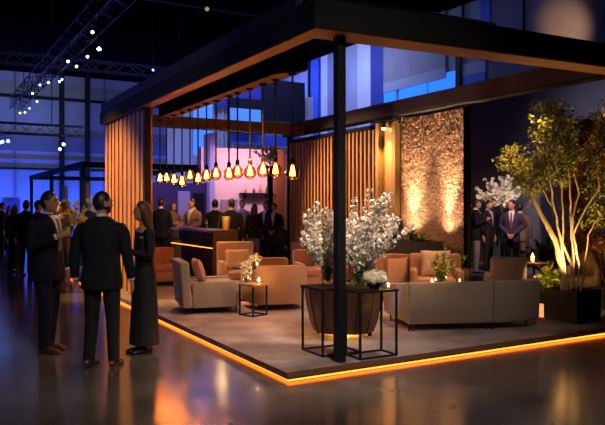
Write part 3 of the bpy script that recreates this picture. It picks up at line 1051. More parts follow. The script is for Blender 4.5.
# ------------------------------------------------------------------ bar
BX0, BX1, BY0, BY1 = 4.76, 5.30, 11.95, 14.4
t = thing('bar_counter', 'dark bar counter with a glowing strip along its long side', 'bar', ((BX0 + BX1) / 2, (BY0 + BY1) / 2, PZ))
w, d = BX1 - BX0, BY1 - BY0
MB().box((0.02, 0, 0.53), (w - .06, d - .06, 1.06)).build('front_panel', M_BARFRONT, t, smooth=False)
MB().box((0.02, -d / 2 + .015, 0.53), (w - .04, .03, 1.06)).build('end_panel', M_BAREND, t, smooth=False)
MB().box((0, 0, 1.08), (w, d, 0.045), bevel=.006).build('counter_top', M_WOOD, t, smooth=False)
MB().box((-w / 2 + .03, 0, 0.97), (.05, d - .02, .18)).build('upper_panel', M_BARFRONT, t, smooth=False)
MB().box((-w / 2 + .032, 0, 0.765), (.012, d - .08, .014)).build('light_strip', M_LEDBAR, t, smooth=False)
ZBAR = PZ + 1.1025
for k, (px, lab) in enumerate(((222, ''),)):
    t = thing('ice_bucket', 'tall gold wine cooler standing on the corner of the bar', 'wine cooler', (5.10, 12.06, ZBAR))
    MB().lathe([(.055, 0), (.06, .01), (.085, .26), (.078, .26), (.055, .02), (.001, .015)], segs=22, cap=False).build('bucket_body', M_GOLD, t)
    light('POINT', 'bucket_fill', (4.94, 11.85, ZBAR + .40), (1, .65, .3), 6, .03)  # added to make the gold bucket look bright; no lamp stands here
gp = [(4.95, 12.7), (5.06, 13.0), (4.92, 13.3), (5.08, 13.5), (5.0, 13.9), (4.9, 14.1)]
wn = ['nearest the gold wine cooler', 'second beyond the gold wine cooler', 'third beyond the gold wine cooler', 'in front of the man in tan', 'second from the far end of the bar', 'at the far end of the bar']
for k, (x, y) in enumerate(gp):
    t = thing('drink_glass', 'stemmed drink glass on the bar, ' + wn[k], 'glass', (x, y, ZBAR), 0, 'glasses on the bar')
    MB().lathe([(.032, 0), (.03, .004), (.005, .008), (.005, .08), (.03, .11), (.036, .15), (.03, .19), (.027, .19), (.033, .15), (.027, .112), (.001, .09)], segs=14, cap=False).build('glass_body', M_GLASS, t)
    MB().lathe([(.001, .093), (.024, .112), (.031, .14), (.001, .141)], segs=12, cap=False).build('drink', M_JUICE, t)

# service wall shelf and machine
t = thing('wall_shelf', 'dark wall shelf of bottles on the pink lit service wall', 'shelf', (9.45, 19.86, 2.06))
MB().box((0, 0, 0), (1.1, .26, .05)).build('board', M_DARK, t, smooth=False)
for s in (-.4, .4):
    MB().box((s, .05, -.08), (.04, .16, .12)).build('bracket', M_DARK, t, smooth=False)
for k, (dx, h) in enumerate(((-.40, .24), (-.1, .18), (.12, .28), (.36, .22))):
    o = MB().lathe([(.045, 0), (.045, h * .55), (.016, h * .75), (.016, h), (.001, h)], segs=12).build('bottle', M_LEAFD if k % 2 else M_BRASS)
    o.location = (9.45 + dx, 19.83, 2.085)
    tag(o, ['squat brass coloured bottle at the left end of the service shelf', 'short dark bottle second on the service shelf', 'tall brass coloured bottle third on the service shelf', 'dark bottle at the right end of the service shelf'][k], 'bottle', 'bottles on the service shelf')
t = thing('back_counter', 'dark service counter against the pink lit wall', 'counter', (9.2, 19.6, 0))
MB().box((0, 0, .47), (1.9, .6, .94)).build('cabinet_body', M_BARFRONT, t, smooth=False)
MB().box((0, 0, .965), (1.95, .65, .05)).build('counter_top', M_WOOD, t, smooth=False)
t = thing('coffee_machine', 'black coffee machine on the service counter', 'coffee machine', (9.5, 19.6, .99))
MB().box((0, 0, .22), (.5, .4, .44), bevel=.03).build('body', M_SCREEN, t)
MB().box((0, -.22, .12), (.36, .1, .05), bevel=.01).build('drip_tray', M_STEEL, t)
MB().box((0, -.22, .32), (.2, .06, .06), bevel=.01).build('spout', M_STEEL, t)

# ------------------------------------------------------------------ low cabinet and trough under the copper panel
t = thing('trough_planter', 'long black planter trough on a bronze cabinet below the copper panel', 'planter', (7.68, 9.76, PZ))
MB().box((0, 0, .34), (.38, 1.28, .68)).build('cabinet_body', M_BRONZE, t, smooth=False)
tb = MB()
tb.box((0, 0, .70), (.40, 1.32, .04))
for s in (-1, 1):
    tb.box((s * .19, 0, .82), (.025, 1.32, .26))
    tb.box((0, s * .65, .82), (.40, .025, .26))
tb.build('trough_box', M_BLACKPOT, t, smooth=False)
MB().box((0, 0, .86), (.35, 1.27, .04)).build('soil_fill', M_SOIL, t, smooth=False)
for k, y in enumerate((10.10, 9.20)):
    u = thing('uplight', ['small brass uplight at the left of the black trough', 'small brass uplight at the right of the black trough'][k], 'uplight', (7.76, y, PZ + .88), 0, 'uplights in the trough')
    MB().lathe([(.03, 0), (.045, .03), (.05, .10), (.04, .10), (.001, .08)], segs=16, cap=False).build('housing', M_BRASS, u)
    MB().lathe([(.001, .085), (.038, .087), (.001, .09)], segs=14, cap=False).build('lens', M_LAMP, u)


def leaf_clump(name, label, loc, z, r, h, n, m, L=.12, w=.05, seed=1, cat='plant', fern=False, group=None, stem=True):
    random.seed(seed)
    t = thing(name, label, cat, (*loc, z), 0, group)
    st, lf = MB(), MB()
    for i in range(n):
        a = random.random() * 2 * PI
        out = r * math.sqrt(random.random())
        hh = h * random.uniform(.4, 1) * (1.05 - .45 * out / r)
        P = [Vector((0.15 * out * math.cos(a) * u + .85 * out * math.cos(a) * u * u, .15 * out * math.sin(a) * u + .85 * out * math.sin(a) * u * u, hh * (u * 1.6 - .6 * u * u))) for u in [q / 7 for q in range(8)]]
        st.tube(P, [.005 - .0035 * q / 7 for q in range(8)], 4)
        for q in range(2, 8):
            dv = (P[q] - P[q - 1]).normalized()
            for s in (-1, 1):
                sd = dv.cross(Vector((0, 0, 1))) * s
                leafq(lf, P[q], dv * .6 + sd * 1.0 + Vector((0, 0, random.uniform(-.2, .3))), L * random.uniform(.7, 1.1) * (1.2 - .08 * q), w, None)
    st.build('stems', M_LEAFD, t)
    lf.build('foliage', m, t, smooth=False, recalc=False)
    return t


leaf_clump('trough_plant', 'dark leafy plant at the left end of the black trough', (7.68, 10.22), PZ + .88, .16, .30, 22, M_LEAFD, .08, .03, seed=3, group='plants in the trough')
leaf_clump('trough_plant', 'dark leafy plant in the middle of the black trough', (7.66, 9.70), PZ + .88, .16, .30, 22, M_LEAFD, .08, .03, seed=4, group='plants in the trough')
leaf_clump('trough_plant', 'dark leafy plant at the right end of the black trough', (7.66, 9.40), PZ + .88, .14, .22, 18, M_LEAF, .08, .03, seed=5, group='plants in the trough')
# small box planter at the right end of the panel
t = thing('planter_box', 'small bronze planter box at the right foot of the copper panel', 'planter', (7.76, 8.60, PZ))
MB().box((0, 0, .26), (.28, .28, .52), bevel=.008).build('box_body', M_BRONZE, t, smooth=False)
MB().box((0, 0, .525), (.25, .25, .02)).build('soil_fill', M_SOIL, t, smooth=False)
leaf_clump('potted_plant', 'bright green plant in the small bronze planter box', (7.76, 8.60), PZ + .53, .18, .30, 26, M_LEAF, .10, .045, seed=8)

# dark sideboard below the slats
t = thing('sideboard', 'dark walnut sideboard in front of the reddish slats', 'sideboard', (7.68, 12.6, PZ))
MB().box((0, 0, .42), (.42, 2.5, .64), bevel=.006).build('body', M_WOOD, t, smooth=False)
for k in range(4):
    dd = MB().box((-.217, -.93 + k * .62, .42), (.018, .58, .56)).build('door', M_WOOD, t, smooth=False)
    MB().box((-.235, -.70 + k * .62, .42), (.02, .02, .12)).build('handle', M_BRASS, dd, smooth=False)
for sx in (-.15, .15):
    for sy in (-1.1, 1.1):
        MB().box((sx, sy, .05), (.04, .04, .10)).build('leg', M_DARK, t, smooth=False)
votive('candle glass on the walnut sideboard', (7.62, 13.2), PZ + .74, .035, .09, power=3)
votive('candle glass at the right of the walnut sideboard', (7.62, 11.6), PZ + .74, .035, .09, power=3)
# flower on tall stand behind pendants
fs = at(270, 19.6)
t = thing('flower_stand', 'tall slim pedestal holding the high flowers behind the pendants', 'pedestal', (*fs, PZ))
MB().box((0, 0, 1.35), (.12, .12, 2.66)).build('pillar', M_NAVY, t, smooth=False)
MB().box((0, 0, .015), (.4, .4, .03)).build('foot', M_NAVY, t, smooth=False)
MB().box((0, 0, 2.69), (.36, .36, .03)).build('plate', M_NAVY, t, smooth=False)
blossoms('white flower arrangement high up on a pedestal behind the pendants', fs, PZ + 2.705, .75, .95, nb=13, seed=51, leaves=160, fl=.05, per=14)
fs = at(284, 17.6)
leaf_clump('potted_plant', 'dark bushy plant beside the women in black', fs, PZ + .46, .38, .62, 40, M_LEAFD, .16, .07, seed=9)
t = thing('plant_pot', 'dark pot under the bushy plant near the women in black', 'pot', (*fs, PZ))
MB().lathe([(.16, 0), (.2, .46), (.18, .46), (.17, .42), (.001, .42)], segs=20, cap=False).build('pot_body', M_BLACKPOT, t)
# big white arrangement near the men
fs = at(502, 17.2)
t = thing('flower_stand', 'black pedestal under the wide white arrangement by the slate wall', 'pedestal', (*fs, PZ))
MB().lathe([(.2, 0), (.2, .03), (.05, .06), (.05, 1.3), (.16, 1.35), (.16, 1.38)], segs=20).build('pillar', M_DARK, t)
blossoms('wide white flower arrangement behind the suited men', fs, PZ + 1.385, .92, 1.55, nb=24, seed=61, leaves=150, fl=.055, per=26)

# ------------------------------------------------------------------ trees
def tree_from_stems(name, label, base, z, stems, leaf_m, bark_m, depth, seed, twigs=5, leaf_n=10, leafL=.035, group=None, r0=.03, zmax=2.66):
    """stems are lists of (right, height, back, radius) offsets from the base"""
    random.seed(seed)
    t = thing(name, label, 'tree', (*base, z), heading(0))
    # local axes: x = image right, y = away from camera after heading(0)
    br, tw, lf = MB(), MB(), MB()
    for st in stems:
        P = []
        for i in range(len(st) - 1):
            for u in (0, .33, .66):
                a, b = Vector(st[i][:3]), Vector(st[i + 1][:3])
                q = a.lerp(b, u)
                if 0 < i or u > 0:
                    q += Vector((random.uniform(-.012, .012), random.uniform(-.012, .012), 0))
                P.append((q, st[i][3] + (st[i + 1][3] - st[i][3]) * u))
        P.append((Vector(st[-1][:3]), st[-1][3]))
        br.tube([p[0] for p in P], [p[1] for p in P], 9)
        n = len(P)
        for k in range(int(n * .60), n):
            for q in range(twigs):
                p = P[k][0]
                dv = (P[k][0] - P[k - 1][0]).normalized()
                rv = Vector((random.gauss(0, 1), random.gauss(0, 1), random.gauss(0, .7) + .25)).normalized()
                dv = (dv * .7 + rv).normalized()
                L = random.uniform(.16, .46) * (1.2 - .4 * k / n)
                T = [p]
                for s in range(5):
                    dv = (dv + Vector((random.gauss(0, .22), random.gauss(0, .22), random.gauss(0, .15)))).normalized()
                    if T[-1].z > zmax - .1:
                        dv.z = min(dv.z, -.02)
                    T.append(T[-1] + dv * L / 5)
                tw.tube(T, [.005, .0045, .004, .003, .002, .0012], 4)
                for s in range(leaf_n):
                    u = random.uniform(.2, 1) * 5
                    i = min(4, int(u))
                    c = T[i].lerp(T[i + 1], u - i)
                    ld = (dv * .5 + Vector((random.gauss(0, 1), random.gauss(0, 1), random.gauss(0, .6)))).normalized()
                    tip = c + ld * random.uniform(.01, .05)
                    leafq(lf, tip, ld, leafL * random.uniform(.7, 1.4), leafL * .6)
    br.build('trunk', bark_m, t)
    tw.build('twigs', M_TWIG, t)
    lf.build('foliage', leaf_m, t, smooth=False, recalc=False)
    return t


DT = 9.25
PB = (7.76, 6.33)
t = thing('planter_box', 'black square planter box at the foot of the uplit tree', 'planter', (*PB, PZ))
tb = MB()
tb.box((0, 0, .02), (.46, .52, .04))
for s in (-1, 1):
    tb.box((s * .22, 0, .215), (.03, .55, .43))
    tb.box((0, s * .26, .215), (.46, .03, .43))
tb.build('box_body', M_BLACKPOT, t, smooth=False)
MB().box((0, 0, .38), (.40, .48, .04)).build('soil_fill', M_SOIL, t, smooth=False)


def st(pts, r0, r1, back=0.0, spread=0.0):
    """pixels of the photograph -> offsets from the tree base, in metres at the tree's own distance"""
    out = []
    n = len(pts) - 1
    for i, (px, py) in enumerate(pts):
        u = i / n
        out.append(((px - 570) * DT / F, back + spread * u, (290 - py) * DT / F - .02, r0 + (r1 - r0) * u))
    return out


stems = [
    st([(563, 292), (561, 265), (554, 238), (543, 214), (533, 197), (529, 178), (522, 165), (512, 156)], .052, .006, 0, .15),
    st([(565, 292), (560, 250), (554, 222), (548, 198), (544, 172), (540, 148), (537, 130)], .022, .005, .02, -.25),
    st([(567, 292), (561, 248), (556, 226), (549, 203), (540, 186), (530, 175), (520, 168)], .017, .005, .04, -.1),
    st([(571, 292), (572, 262), (564, 240), (566, 205), (565, 178), (556, 150), (549, 128)], .020, .005, .06, .2),
    st([(573, 292), (575, 250), (577, 215), (584, 190), (580, 160), (578, 130), (562, 104)], .020, .005, .1, .3),
    st([(575, 292), (578, 262), (570, 232), (580, 208), (594, 186), (592, 150), (597, 118)], .016, .005, .03, -.2),
    st([(578, 292), (584, 262), (588, 232), (600, 212), (612, 195)], .017, .005, .0, .1),
    st([(572, 292), (574, 255), (571, 225), (572, 190), (569, 150), (560, 118), (552, 108)], .018, .005, .05, .1),
]
tree_from_stems('multi_stem_tree', 'pale stemmed uplit tree with yellow green leaves in the black planter', PB, PZ + .39, stems, M_LEAFY, M_BARK, DT, 5, twigs=7, leaf_n=20, leafL=.040)
RB = at(611, 10.4)
t = thing('planter_box', 'dark low planter at the right edge under the russet shrub', 'planter', (*RB, PZ))
MB().box((0, 0, .15), (.5, .5, .30)).build('box_body', M_BLACKPOT, t, smooth=False)
MB().box((0, 0, .305), (.45, .45, .02)).build('soil_fill', M_SOIL, t, smooth=False)
DT = 10.4


def st2(pts, r0, r1, back=0.0, spread=0.0):
    out = []
    n = len(pts) - 1
    for i, (px, py) in enumerate(pts):
        u = i / n
        out.append(((px - 611) * DT / F, back + spread * u, (290 - py) * DT / F, r0 + (r1 - r0) * u))
    return out


stems = [
    st2([(608, 295), (602, 250), (592, 210), (588, 175), (582, 150)], .03, .006, 0, .2),
    st2([(611, 295), (608, 240), (600, 200), (596, 160), (598, 128)], .03, .006, 0, -.2),
    st2([(613, 295), (612, 240), (608, 190), (604, 150), (600, 122)], .03, .006, .05, .4),
    st2([(611, 295), (598, 255), (584, 225), (578, 200), (574, 180)], .024, .005, .05, .2),
    st2([(614, 295), (620, 240), (622, 190), (618, 150)], .03, .006, .05, 0),
    st2([(610, 295), (600, 270), (590, 250), (582, 235)], .02, .005, 0, 0),
]
tree_from_stems('russet_shrub', 'tall russet leaved shrub in shadow behind the uplit tree', RB, PZ + .31, stems, M_LEAFR, M_TWIG, DT, 9, twigs=14, leaf_n=24, leafL=.05)

fb = at(551, 10.15)
t = thing('plant_pot', 'low dark bowl pot under the fern by the square planter', 'pot', (*fb, PZ))
MB().lathe([(.13, 0), (.19, .10), (.2, .16), (.18, .16), (.16, .12), (.001, .12)], segs=20, cap=False).build('pot_body', M_BLACKPOT, t)
leaf_clump('potted_fern', 'yellow lit fern spreading left of the square planter', fb, PZ + .12, .34, .66, 70, M_LEAFY, .10, .025, seed=14)
leaf_clump('potted_plant', 'dark bushy plant by the slate wall behind the tree', at(545, 14.5), PZ + .02, .7, 1.0, 60, M_LEAFD, .2, .07, seed=15)
ul = thing('uplight', 'small uplight glowing at the foot of the tree stems', 'uplight', (7.60, 6.17, PZ + .40))
MB().lathe([(.03, 0), (.035, .05), (.028, .05), (.001, .04)], segs=14, cap=False).build('housing', M_DARK, ul)
MB().lathe([(.001, .042), (.026, .043), (.001, .046)], segs=12, cap=False).build('lens', M_LAMP, ul)
bx = at(542, 9.55)
t = thing('glow_lamp', 'small rose glowing floor lamp between the sofa and the square planter', 'lamp', (*bx, PZ))
MB().box((0, 0, .10), (.05, .09, .19), bevel=.01).build('diffuser', emit('rose_diffuser', (1.0, .26, .12), 1.6), t)
MB().box((0, 0, .205), (.07, .11, .02)).build('cap', M_DARK, t, smooth=False)

# ------------------------------------------------------------------ people
def sring(cx, cy, z, rx, ry, n=24, e=2.4):
    out = []
    for k in range(n):
        a = 2 * PI * k / n
        c, s = math.cos(a), math.sin(a)
        out.append((cx + rx * math.copysign(abs(c) ** (2 / e), c), cy + ry * math.copysign(abs(s) ** (2 / e), s), z))
    return out


def head_pts(nu=44, nv=30):
    """unit head: list of rings bottom to top, local origin at the head centre, face towards -Y"""
    g = lambda d, s: math.exp(-(d / s) ** 2)
    rings = []
    for iv in range(1, nv):
        th = PI * iv / nv - PI / 2
        row = []
        for iu in range(nu):
            a = 2 * PI * iu / nu
            x, y, z = math.cos(th) * math.cos(a), math.cos(th) * math.sin(a), math.sin(th)
            X, Y, Z = x * .074, y * .096 + .006, z * .117
            front = max(0, -y)
            if Z < 0:
                k = (-Z / .117)
                X = math.cos(a) * .074 * (1 - .36 * k ** 1.7) * (1 - k ** 5) ** .5
                if y > 0:
                    Y = math.sin(a) * .096 * math.cos(th) * (1 - .40 * k ** 1.2) + .006
                else:
                    Y = math.sin(a) * .094 * (1 - k ** 6) ** .5 * (1 - .06 * k) + .006
                    front = -math.sin(a) * (1 - k ** 6) ** .5
            if Z > .02 and y < 0:
                Y += .010 * front * ((Z - .02) / .1)
            # features
            nose = g(X, .014) * (g(Z + .022, .020) * .026 + g(Z - .005, .022) * .012) * (front > .4)
            brow = g(abs(X) - .026, .022) * g(Z - .030, .010) * .006 * (front > .4)
            eye = g(abs(X) - .030, .014) * g(Z - .012, .011) * -.009 * (front > .4)
            lips = g(X, .022) * (g(Z + .055, .007) + g(Z + .067, .007)) * .005 * (front > .4)
            chin = g(X, .022) * g(Z + .098, .018) * .010 * (front > .3)
            Y -= nose + brow + eye + lips + chin
            row.append(Vector((X, Y, Z)))
        rings.append(row)
    return rings


HEAD = head_pts()


def hand(mb, wrist, d, nrm, curl, side, fr=.0085):
    """palm + four bent fingers + thumb. d: direction of forearm, nrm: palm normal (fingers curl towards it)"""
    d = d.normalized()
    nrm = (nrm - d * nrm.dot(d)).normalized()
    lat = d.cross(nrm) * side
    rings = []
    for u, w, h in ((0, .026, .019), (.03, .034, .017), (.06, .040, .015), (.085, .041, .013), (.095, .036, .010)):
        c = wrist + d * u
        rings.append([c + lat * (w * math.cos(2 * PI * k / 10)) + nrm * (h * math.sin(2 * PI * k / 10)) for k in range(10)])
    mb.loft(rings)
    for i, (o, L) in enumerate(((-.030, .068), (-.010, .078), (.011, .073), (.030, .056))):
        p = wrist + d * .078 + lat * o
        pts = [p]
        dv = d.copy()
        for s, fl in enumerate((.2, .42, .3, .22)):
            ang_ = curl * (.35, .85, .9, .6)[s]
            q = Quaternion(lat * side, 0)
            dv = (dv * math.cos(ang_) + nrm * math.sin(ang_)).normalized()
            nn = (nrm - dv * nrm.dot(dv))
            pts.append(pts[-1] + dv * L * fl)
        mb.tube(pts, [fr, fr, fr * .95, fr * .85, fr * .65], 7)
    p = wrist + d * .025 - lat * .028
    dv = (d * .7 - lat * .75 + nrm * .25).normalized()
    dv2 = (d * .85 - lat * .25 + nrm * (.3 + curl * .4)).normalized()
    mb.tube([p, p + dv * .035, p + dv * .035 + dv2 * .03, p + dv * .035 + dv2 * .052], [.012, .011, .0095, .006], 7)


POSES = {
    'down': ((.255, .03, 1.16), (.275, -.02, .90)),
    'hold': ((.255, .01, 1.19), (.15, -.23, 1.30)),
    'clasp': ((.27, .04, 1.18), (.07, -.19, .99)),
    'chest': ((.25, .00, 1.17), (.10, -.23, 1.22)),
    'pocket': ((.30, .06, 1.18), (.22, -.02, .95)),
    'bar': ((.26, -.06, 1.18), (.20, -.30, 1.12)),
}


def person(label, loc, z, phi, height=1.78, top='suit', jacket=M_SUITB, trousers=None, shoes=M_SHOE, shirt=M_SHIRT, tie=None, hair='short', hair_m=M_HAIRD,
           skin=M_SKIN, head_yaw=0.0, pose_r='down', pose_l='down', vox=.013, stance=.10, beard=False, front=True, female=False, slim=1.0, step=0.0):
    sc = height / 1.80
    t = thing('person', label, 'person', (*loc, z), heading(phi), 'guests', sc)
    trousers = trousers or jacket
    sw = (.185 if female else .205) * slim
    # ---------- skeleton
    arms = {}
    for s, pose in ((-1, pose_r), (1, pose_l)):
        e, w = POSES[pose]
        f = sw / .205
        arms[s] = (Vector((s * (sw - .012), 0.01, 1.445)), Vector((s * e[0] * f, e[1], e[2])), Vector((s * w[0] * f, w[1], w[2])))
    legsk = {}
    for s in (-1, 1):
        y = step * s
        legsk[s] = (Vector((s * .085 * slim * (.88 if female else 1), 0, .93)), Vector((s * (.09 + (stance - .09) * .5), -.012 + y * .5, .50)), Vector((s * stance, .015 + y, .085)))
    # ---------- body, one continuous skin surface
    b = MB()
    b.loft([sring(0, 0.0, zz, rx * slim, ry * slim, 18) for zz, rx, ry in ((.86, .12, .085), (.95, .15, .10), (1.10, .125, .09), (1.25, .14, .10), (1.38, .155, .10), (1.46, .13, .08), (1.50, .07, .06))])
    b.tube([(0, .012, 1.45), (0, .008, 1.53), (0, -.004, 1.64)], [.06, .052 if not female else .045, .050 if not female else .044], 12)
    for s in (-1, 1):
        S, E, Wr = arms[s]
        b.tube([S, S.lerp(E, .5), E, E.lerp(Wr, .35), Wr, Wr + (Wr - E).normalized() * .02], [.05, .045, .038, .037, .026, .025], 10)
        dv = (Wr - E)
        pose = pose_r if s < 0 else pose_l
        nrm = Vector((-s, 0, 0)) if pose in ('down', 'pocket', 'hold') else Vector((-s * .5, .3, -.6))
        if pose == 'hold':
            nrm = Vector((-s * .9, -.3, 0))
        cu = .28 if pose in ('down', 'pocket') else .62
        hand(b, Wr + dv.normalized() * .012, dv, nrm, cu, s)
        H, K, A = legsk[s]
        b.tube([H, H.lerp(K, .5), K, K.lerp(A, .35), A, A - Vector((0, 0, .05))], [.080 * slim * (.86 if female else 1), .068 * slim * (.86 if female else 1), .05, .050, .036, .035], 10)
        b.loft([sring(A.x, A.y + .02 - yy, zz, rx, rz, 10) for yy, zz, rx, rz in ((0.0, .085, .034, .036), (0, .05, .036, .05), (.05, .03, .04, .09))])
    hc = Vector((0, -.022, 1.683))
    rotm = Matrix.Rotation(math.radians(head_yaw), 3, 'Z')
    hv = [[rotm @ p + hc for p in r] for r in HEAD]
    b.loft(hv)
    for s in (-1, 1) if hair != 'long' else ():
        c = rotm @ Vector((s * .074, .012, -.002)) + hc
        b.ell(c, (.012, .022, .032), 10, 8, Matrix.Rotation(math.radians(head_yaw + s * 20), 4, 'Z'))
    body = b.build('body', skin, t, remesh=min(vox, .010) if vox < .01 else vox, sm_it=1)
    if vox < .01:
        for s in (-1, 1):
            MB().ell(rotm @ Vector((s * .030, -.081, .012)) + hc, (.011, .007, .006), 10, 8).build('eye', M_EYE, body)
            MB().ell(rotm @ Vector((s * .030, -.090, .031)) + hc, (.018, .006, .004), 10, 6).build('eyebrow', hair_m, body)
    # ---------- hair
    h = MB()
    if hair != 'bald':
        hr = []
        for r in HEAD:
            row = []
            for p in r:
                ax = p.y / .1
                line = .070 if ax < -.62 else (.070 - (ax + .62) / .27 * .035 if ax < -.35 else (.035 - (ax + .35) / .35 * .050 if ax < 0 else (-.015 - ax / .3 * .070 if ax < .3 else -.088)))
                if hair == 'long':
                    line = .068 if ax < -.55 else (.068 - (ax + .55) / .4 * .18 if ax < -.15 else -.112)
                k = 1.0 + .07 * max(-1, min(1, (p.z - line) / .016))
                if k > 1:
                    k += .045 * max(0, p.z / .117)
                # hairless part dips inside the head
                kk = k if p.z > line else max(.86, k)
                q = Vector((p.x * kk, (p.y - .006) * kk + .006, p.z * (kk if p.z > 0 else 1)))
                if p.z <= line and p.y < -.06:
                    q.y += .02
                row.append(rotm @ q + hc)
            hr.append(row)
        h.loft(hr)
        if hair == 'long':
            rr = []
            for zz, rx, ry, cy in ((.02, .080, .070, .035), (-.05, .088, .068, .045), (-.12, .092, .056, .055), (-.20, .098, .046, .068), (-.28, .098, .040, .085), (-.36, .085, .032, .094), (-.41, .05, .018, .098)):
                row = []
                for x, y, z_ in sring(0, cy, zz, rx, ry, 24, 2.2):
                    row.append(rotm @ Vector((x * 1.14 + .004 * math.sin(y * 300), y * 1.05, z_)) + hc)
                rr.append(row)
            h.loft(rr)
        h.build('hair', hair_m, t)
    else:
        rr = []
        for zz, k in ((-.06, 1.0), (-.05, 1.07), (-.01, 1.09), (.02, 1.06), (.03, 1.0)):
            row = []
            for a in range(20):
                th = -.35 + (PI + .7) * a / 19
                row.append(rotm @ Vector((.075 * k * math.cos(th), .092 * k * math.sin(th) * (1 if zz > -.03 else .9) + .008, zz)) + hc)
            rr.append(row)
        h.loft(rr, cap=False, closed=False)
        h.build('hair', hair_m, t)
    if beard:
        bd = MB()
        rows = []
        for r in HEAD:
            row = []
            for p in r:
                on = p.z < -.035 and p.y < .03 and not (abs(p.x) < .02 and -.075 < p.z < -.045 and p.y < 0)
                k = 1.035 if on else .90
                row.append(rotm @ Vector((p.x * k, p.y * k, p.z)) + hc)
            rows.append(row)
        bd.loft(rows)
        bd.build('beard', hair_m, t)
    # ---------- clothes
    cv = max(vox, .011)
    if top in ('suit', 'shirt', 'blouse'):
        hem = .80 if top == 'suit' else .93
        k = slim * (0.93 if female else 1.0)
        rows = [(hem, .185, .135), (hem + .08, .19, .14), (1.02, .172, .130), (1.12, .165, .128), (1.25, .185, .135), (1.36, .202, .132), (1.43, .205, .118), (1.475, .175, .104), (1.51, .115, .085), (1.54, .074, .068), (1.55, .066, .064)]
        if top != 'suit':
            rows = [(z_, rx * .92, ry * .92) for z_, rx, ry in rows]
        j_ = MB()
        j_.loft([sring(0, 0.005, z_, rx * k, ry * k, 26, 2.5) for z_, rx, ry in rows])
        for s in (-1, 1):
            S, E, Wr = arms[s]
            mid = S.lerp(E, .5)
            S2 = S + Vector((-s * .02, 0, -.005))
            j_.tube([S2 + Vector((-s * .03, 0, .0)), S2, S.lerp(E, .25), mid, E, E.lerp(Wr, .5), Wr - (Wr - E).normalized() * .012], [.045, .062, .071, .067, .059, .053, .043], 12)
        jo = j_.build('jacket' if top == 'suit' else 'shirt', jacket, t, remesh=cv, sm_it=3)
        rx0 = lambda z_: next((a[1] + (b_[1] - a[1]) * (z_ - a[0]) / (b_[0] - a[0]) for a, b_ in zip(rows[:-1], rows[1:]) if a[0] <= z_ <= b_[0]), .1) * k
        ry0 = lambda z_: next((a[2] + (b_[2] - a[2]) * (z_ - a[0]) / (b_[0] - a[0]) for a, b_ in zip(rows[:-1], rows[1:]) if a[0] <= z_ <= b_[0]), .1) * k

        def patch(mb, fw, z0, z1, off, nz=14, nx=8):
            g = []
            for iz in range(nz + 1):
                z_ = z0 + (z1 - z0) * iz / nz
                row = []
                for ix in range(nx + 1):
                    x = fw(iz / nz) * (ix / nx * 2 - 1)
                    rx, ry = rx0(z_), ry0(z_)
                    yv = 1 - min(.98, abs(x) / rx) ** 2.5
                    row.append((x, .005 - ry * yv ** (1 / 2.5) - off, z_))
                g.append(row)
            f_ = [[(x, y, z_) for x, y, z_ in r] for r in g]
            bk = [[(x, y + .012, z_) for x, y, z_ in r] for r in g]
            mb.loft([a + list(reversed(b_)) for a, b_ in zip(f_, bk)])
        if top == 'suit':
            sm = MB()
            if front:
                patch(sm, lambda u: .008 + .062 * u, 1.13, 1.535, .008)
            sm.tube([(.0, .012, 1.51), (0, .008, 1.54), (0, .002, 1.572)], [.066, .0625, .060], 18)
            for s in (-1, 1):
                S, E, Wr = arms[s]
                dv = (Wr - E).normalized()
                if vox < .01:
                    MB().tube([Wr - dv * .03, Wr + dv * .006], [.036, .035], 12).build('cuff', shirt, t)
            sm.build('shirt', shirt, t)
            if tie and front:
                tm = MB()
                patch(tm, lambda u: .034 - .014 * u, 1.14, 1.50, .016, nx=4)
                tm.build('tie', tie, t)
            if front:
                lp = MB()
                for s in (-1, 1):
                    def lw(u, s=s):
                        return 0
                    g = []
                    for iz in range(9):
                        u = iz / 8
                        z_ = 1.13 + .33 * u
                        xi = .008 + .060 * u
                        xo = xi + .015 + .055 * math.sin(PI * min(1, u * 1.05)) ** .7
                        row = []
                        for ix in range(4):
                            x = s * (xi + (xo - xi) * ix / 3)
                            yv = 1 - min(.98, abs(x) / rx0(z_)) ** 2.5
                            row.append((x, .005 - ry0(z_) * yv ** .4 - .014, z_))
                        g.append(row)
                    lp.loft([r + [(x, y + .012, z_) for x, y, z_ in reversed(r)] for r in g])
                lp.build('lapels', jacket, jo)
        tr_ = MB()
        tr_.loft([sring(0, .005, z_, rx * slim, ry * slim, 20, 2.4) for z_, rx, ry in ((.82, .165, .118), (.90, .172, .122), (1.0, .155, .112), (1.05, .15, .11))])
        for s in (-1, 1):
            H, K, A = legsk[s]
            tr_.tube([H + Vector((-s * .01, 0, -.01)), H.lerp(K, .4), K, K.lerp(A, .5), A + Vector((0, 0, .01)), A - Vector((0, .0, .035))], [.098, .092, .073, .066, .060, .060], 14)
        tr_.build('trousers', trousers, t, remesh=cv, sm_it=2)
    if top == 'dress':
        dm = MB()
        k = slim
        rows = [(.10, .205, .175), (.35, .19, .16), (.70, .178, .145), (.92, .172, .13), (1.04, .142, .108), (1.12, .128, .104), (1.24, .145, .122), (1.33, .152, .118), (1.42, .160, .098), (1.465, .12, .08), (1.49, .07, .062)]
        dm.loft([sring(0, .005, z_, rx * k, ry * k, 28, 2.2) for z_, rx, ry in rows])
        for s in (-1, 1):
            S, E, Wr = arms[s]
            dm.tube([S + Vector((-s * .045, 0, -.01)), S, S.lerp(E, .5), E, E.lerp(Wr, .5), Wr - (Wr - E).normalized() * .01], [.055, .062, .056, .048, .044, .036], 12)
        dm.build('dress', jacket, t, remesh=cv, sm_it=2)
        MB().loft([sring(0, .005, z_, .147 * k + d_, .112 * k + d_, 28, 2.2) for z_, d_ in ((1.045, -.02), (1.05, .004), (1.085, .0), (1.09, -.02))]).build('belt', M_SHOE, t)
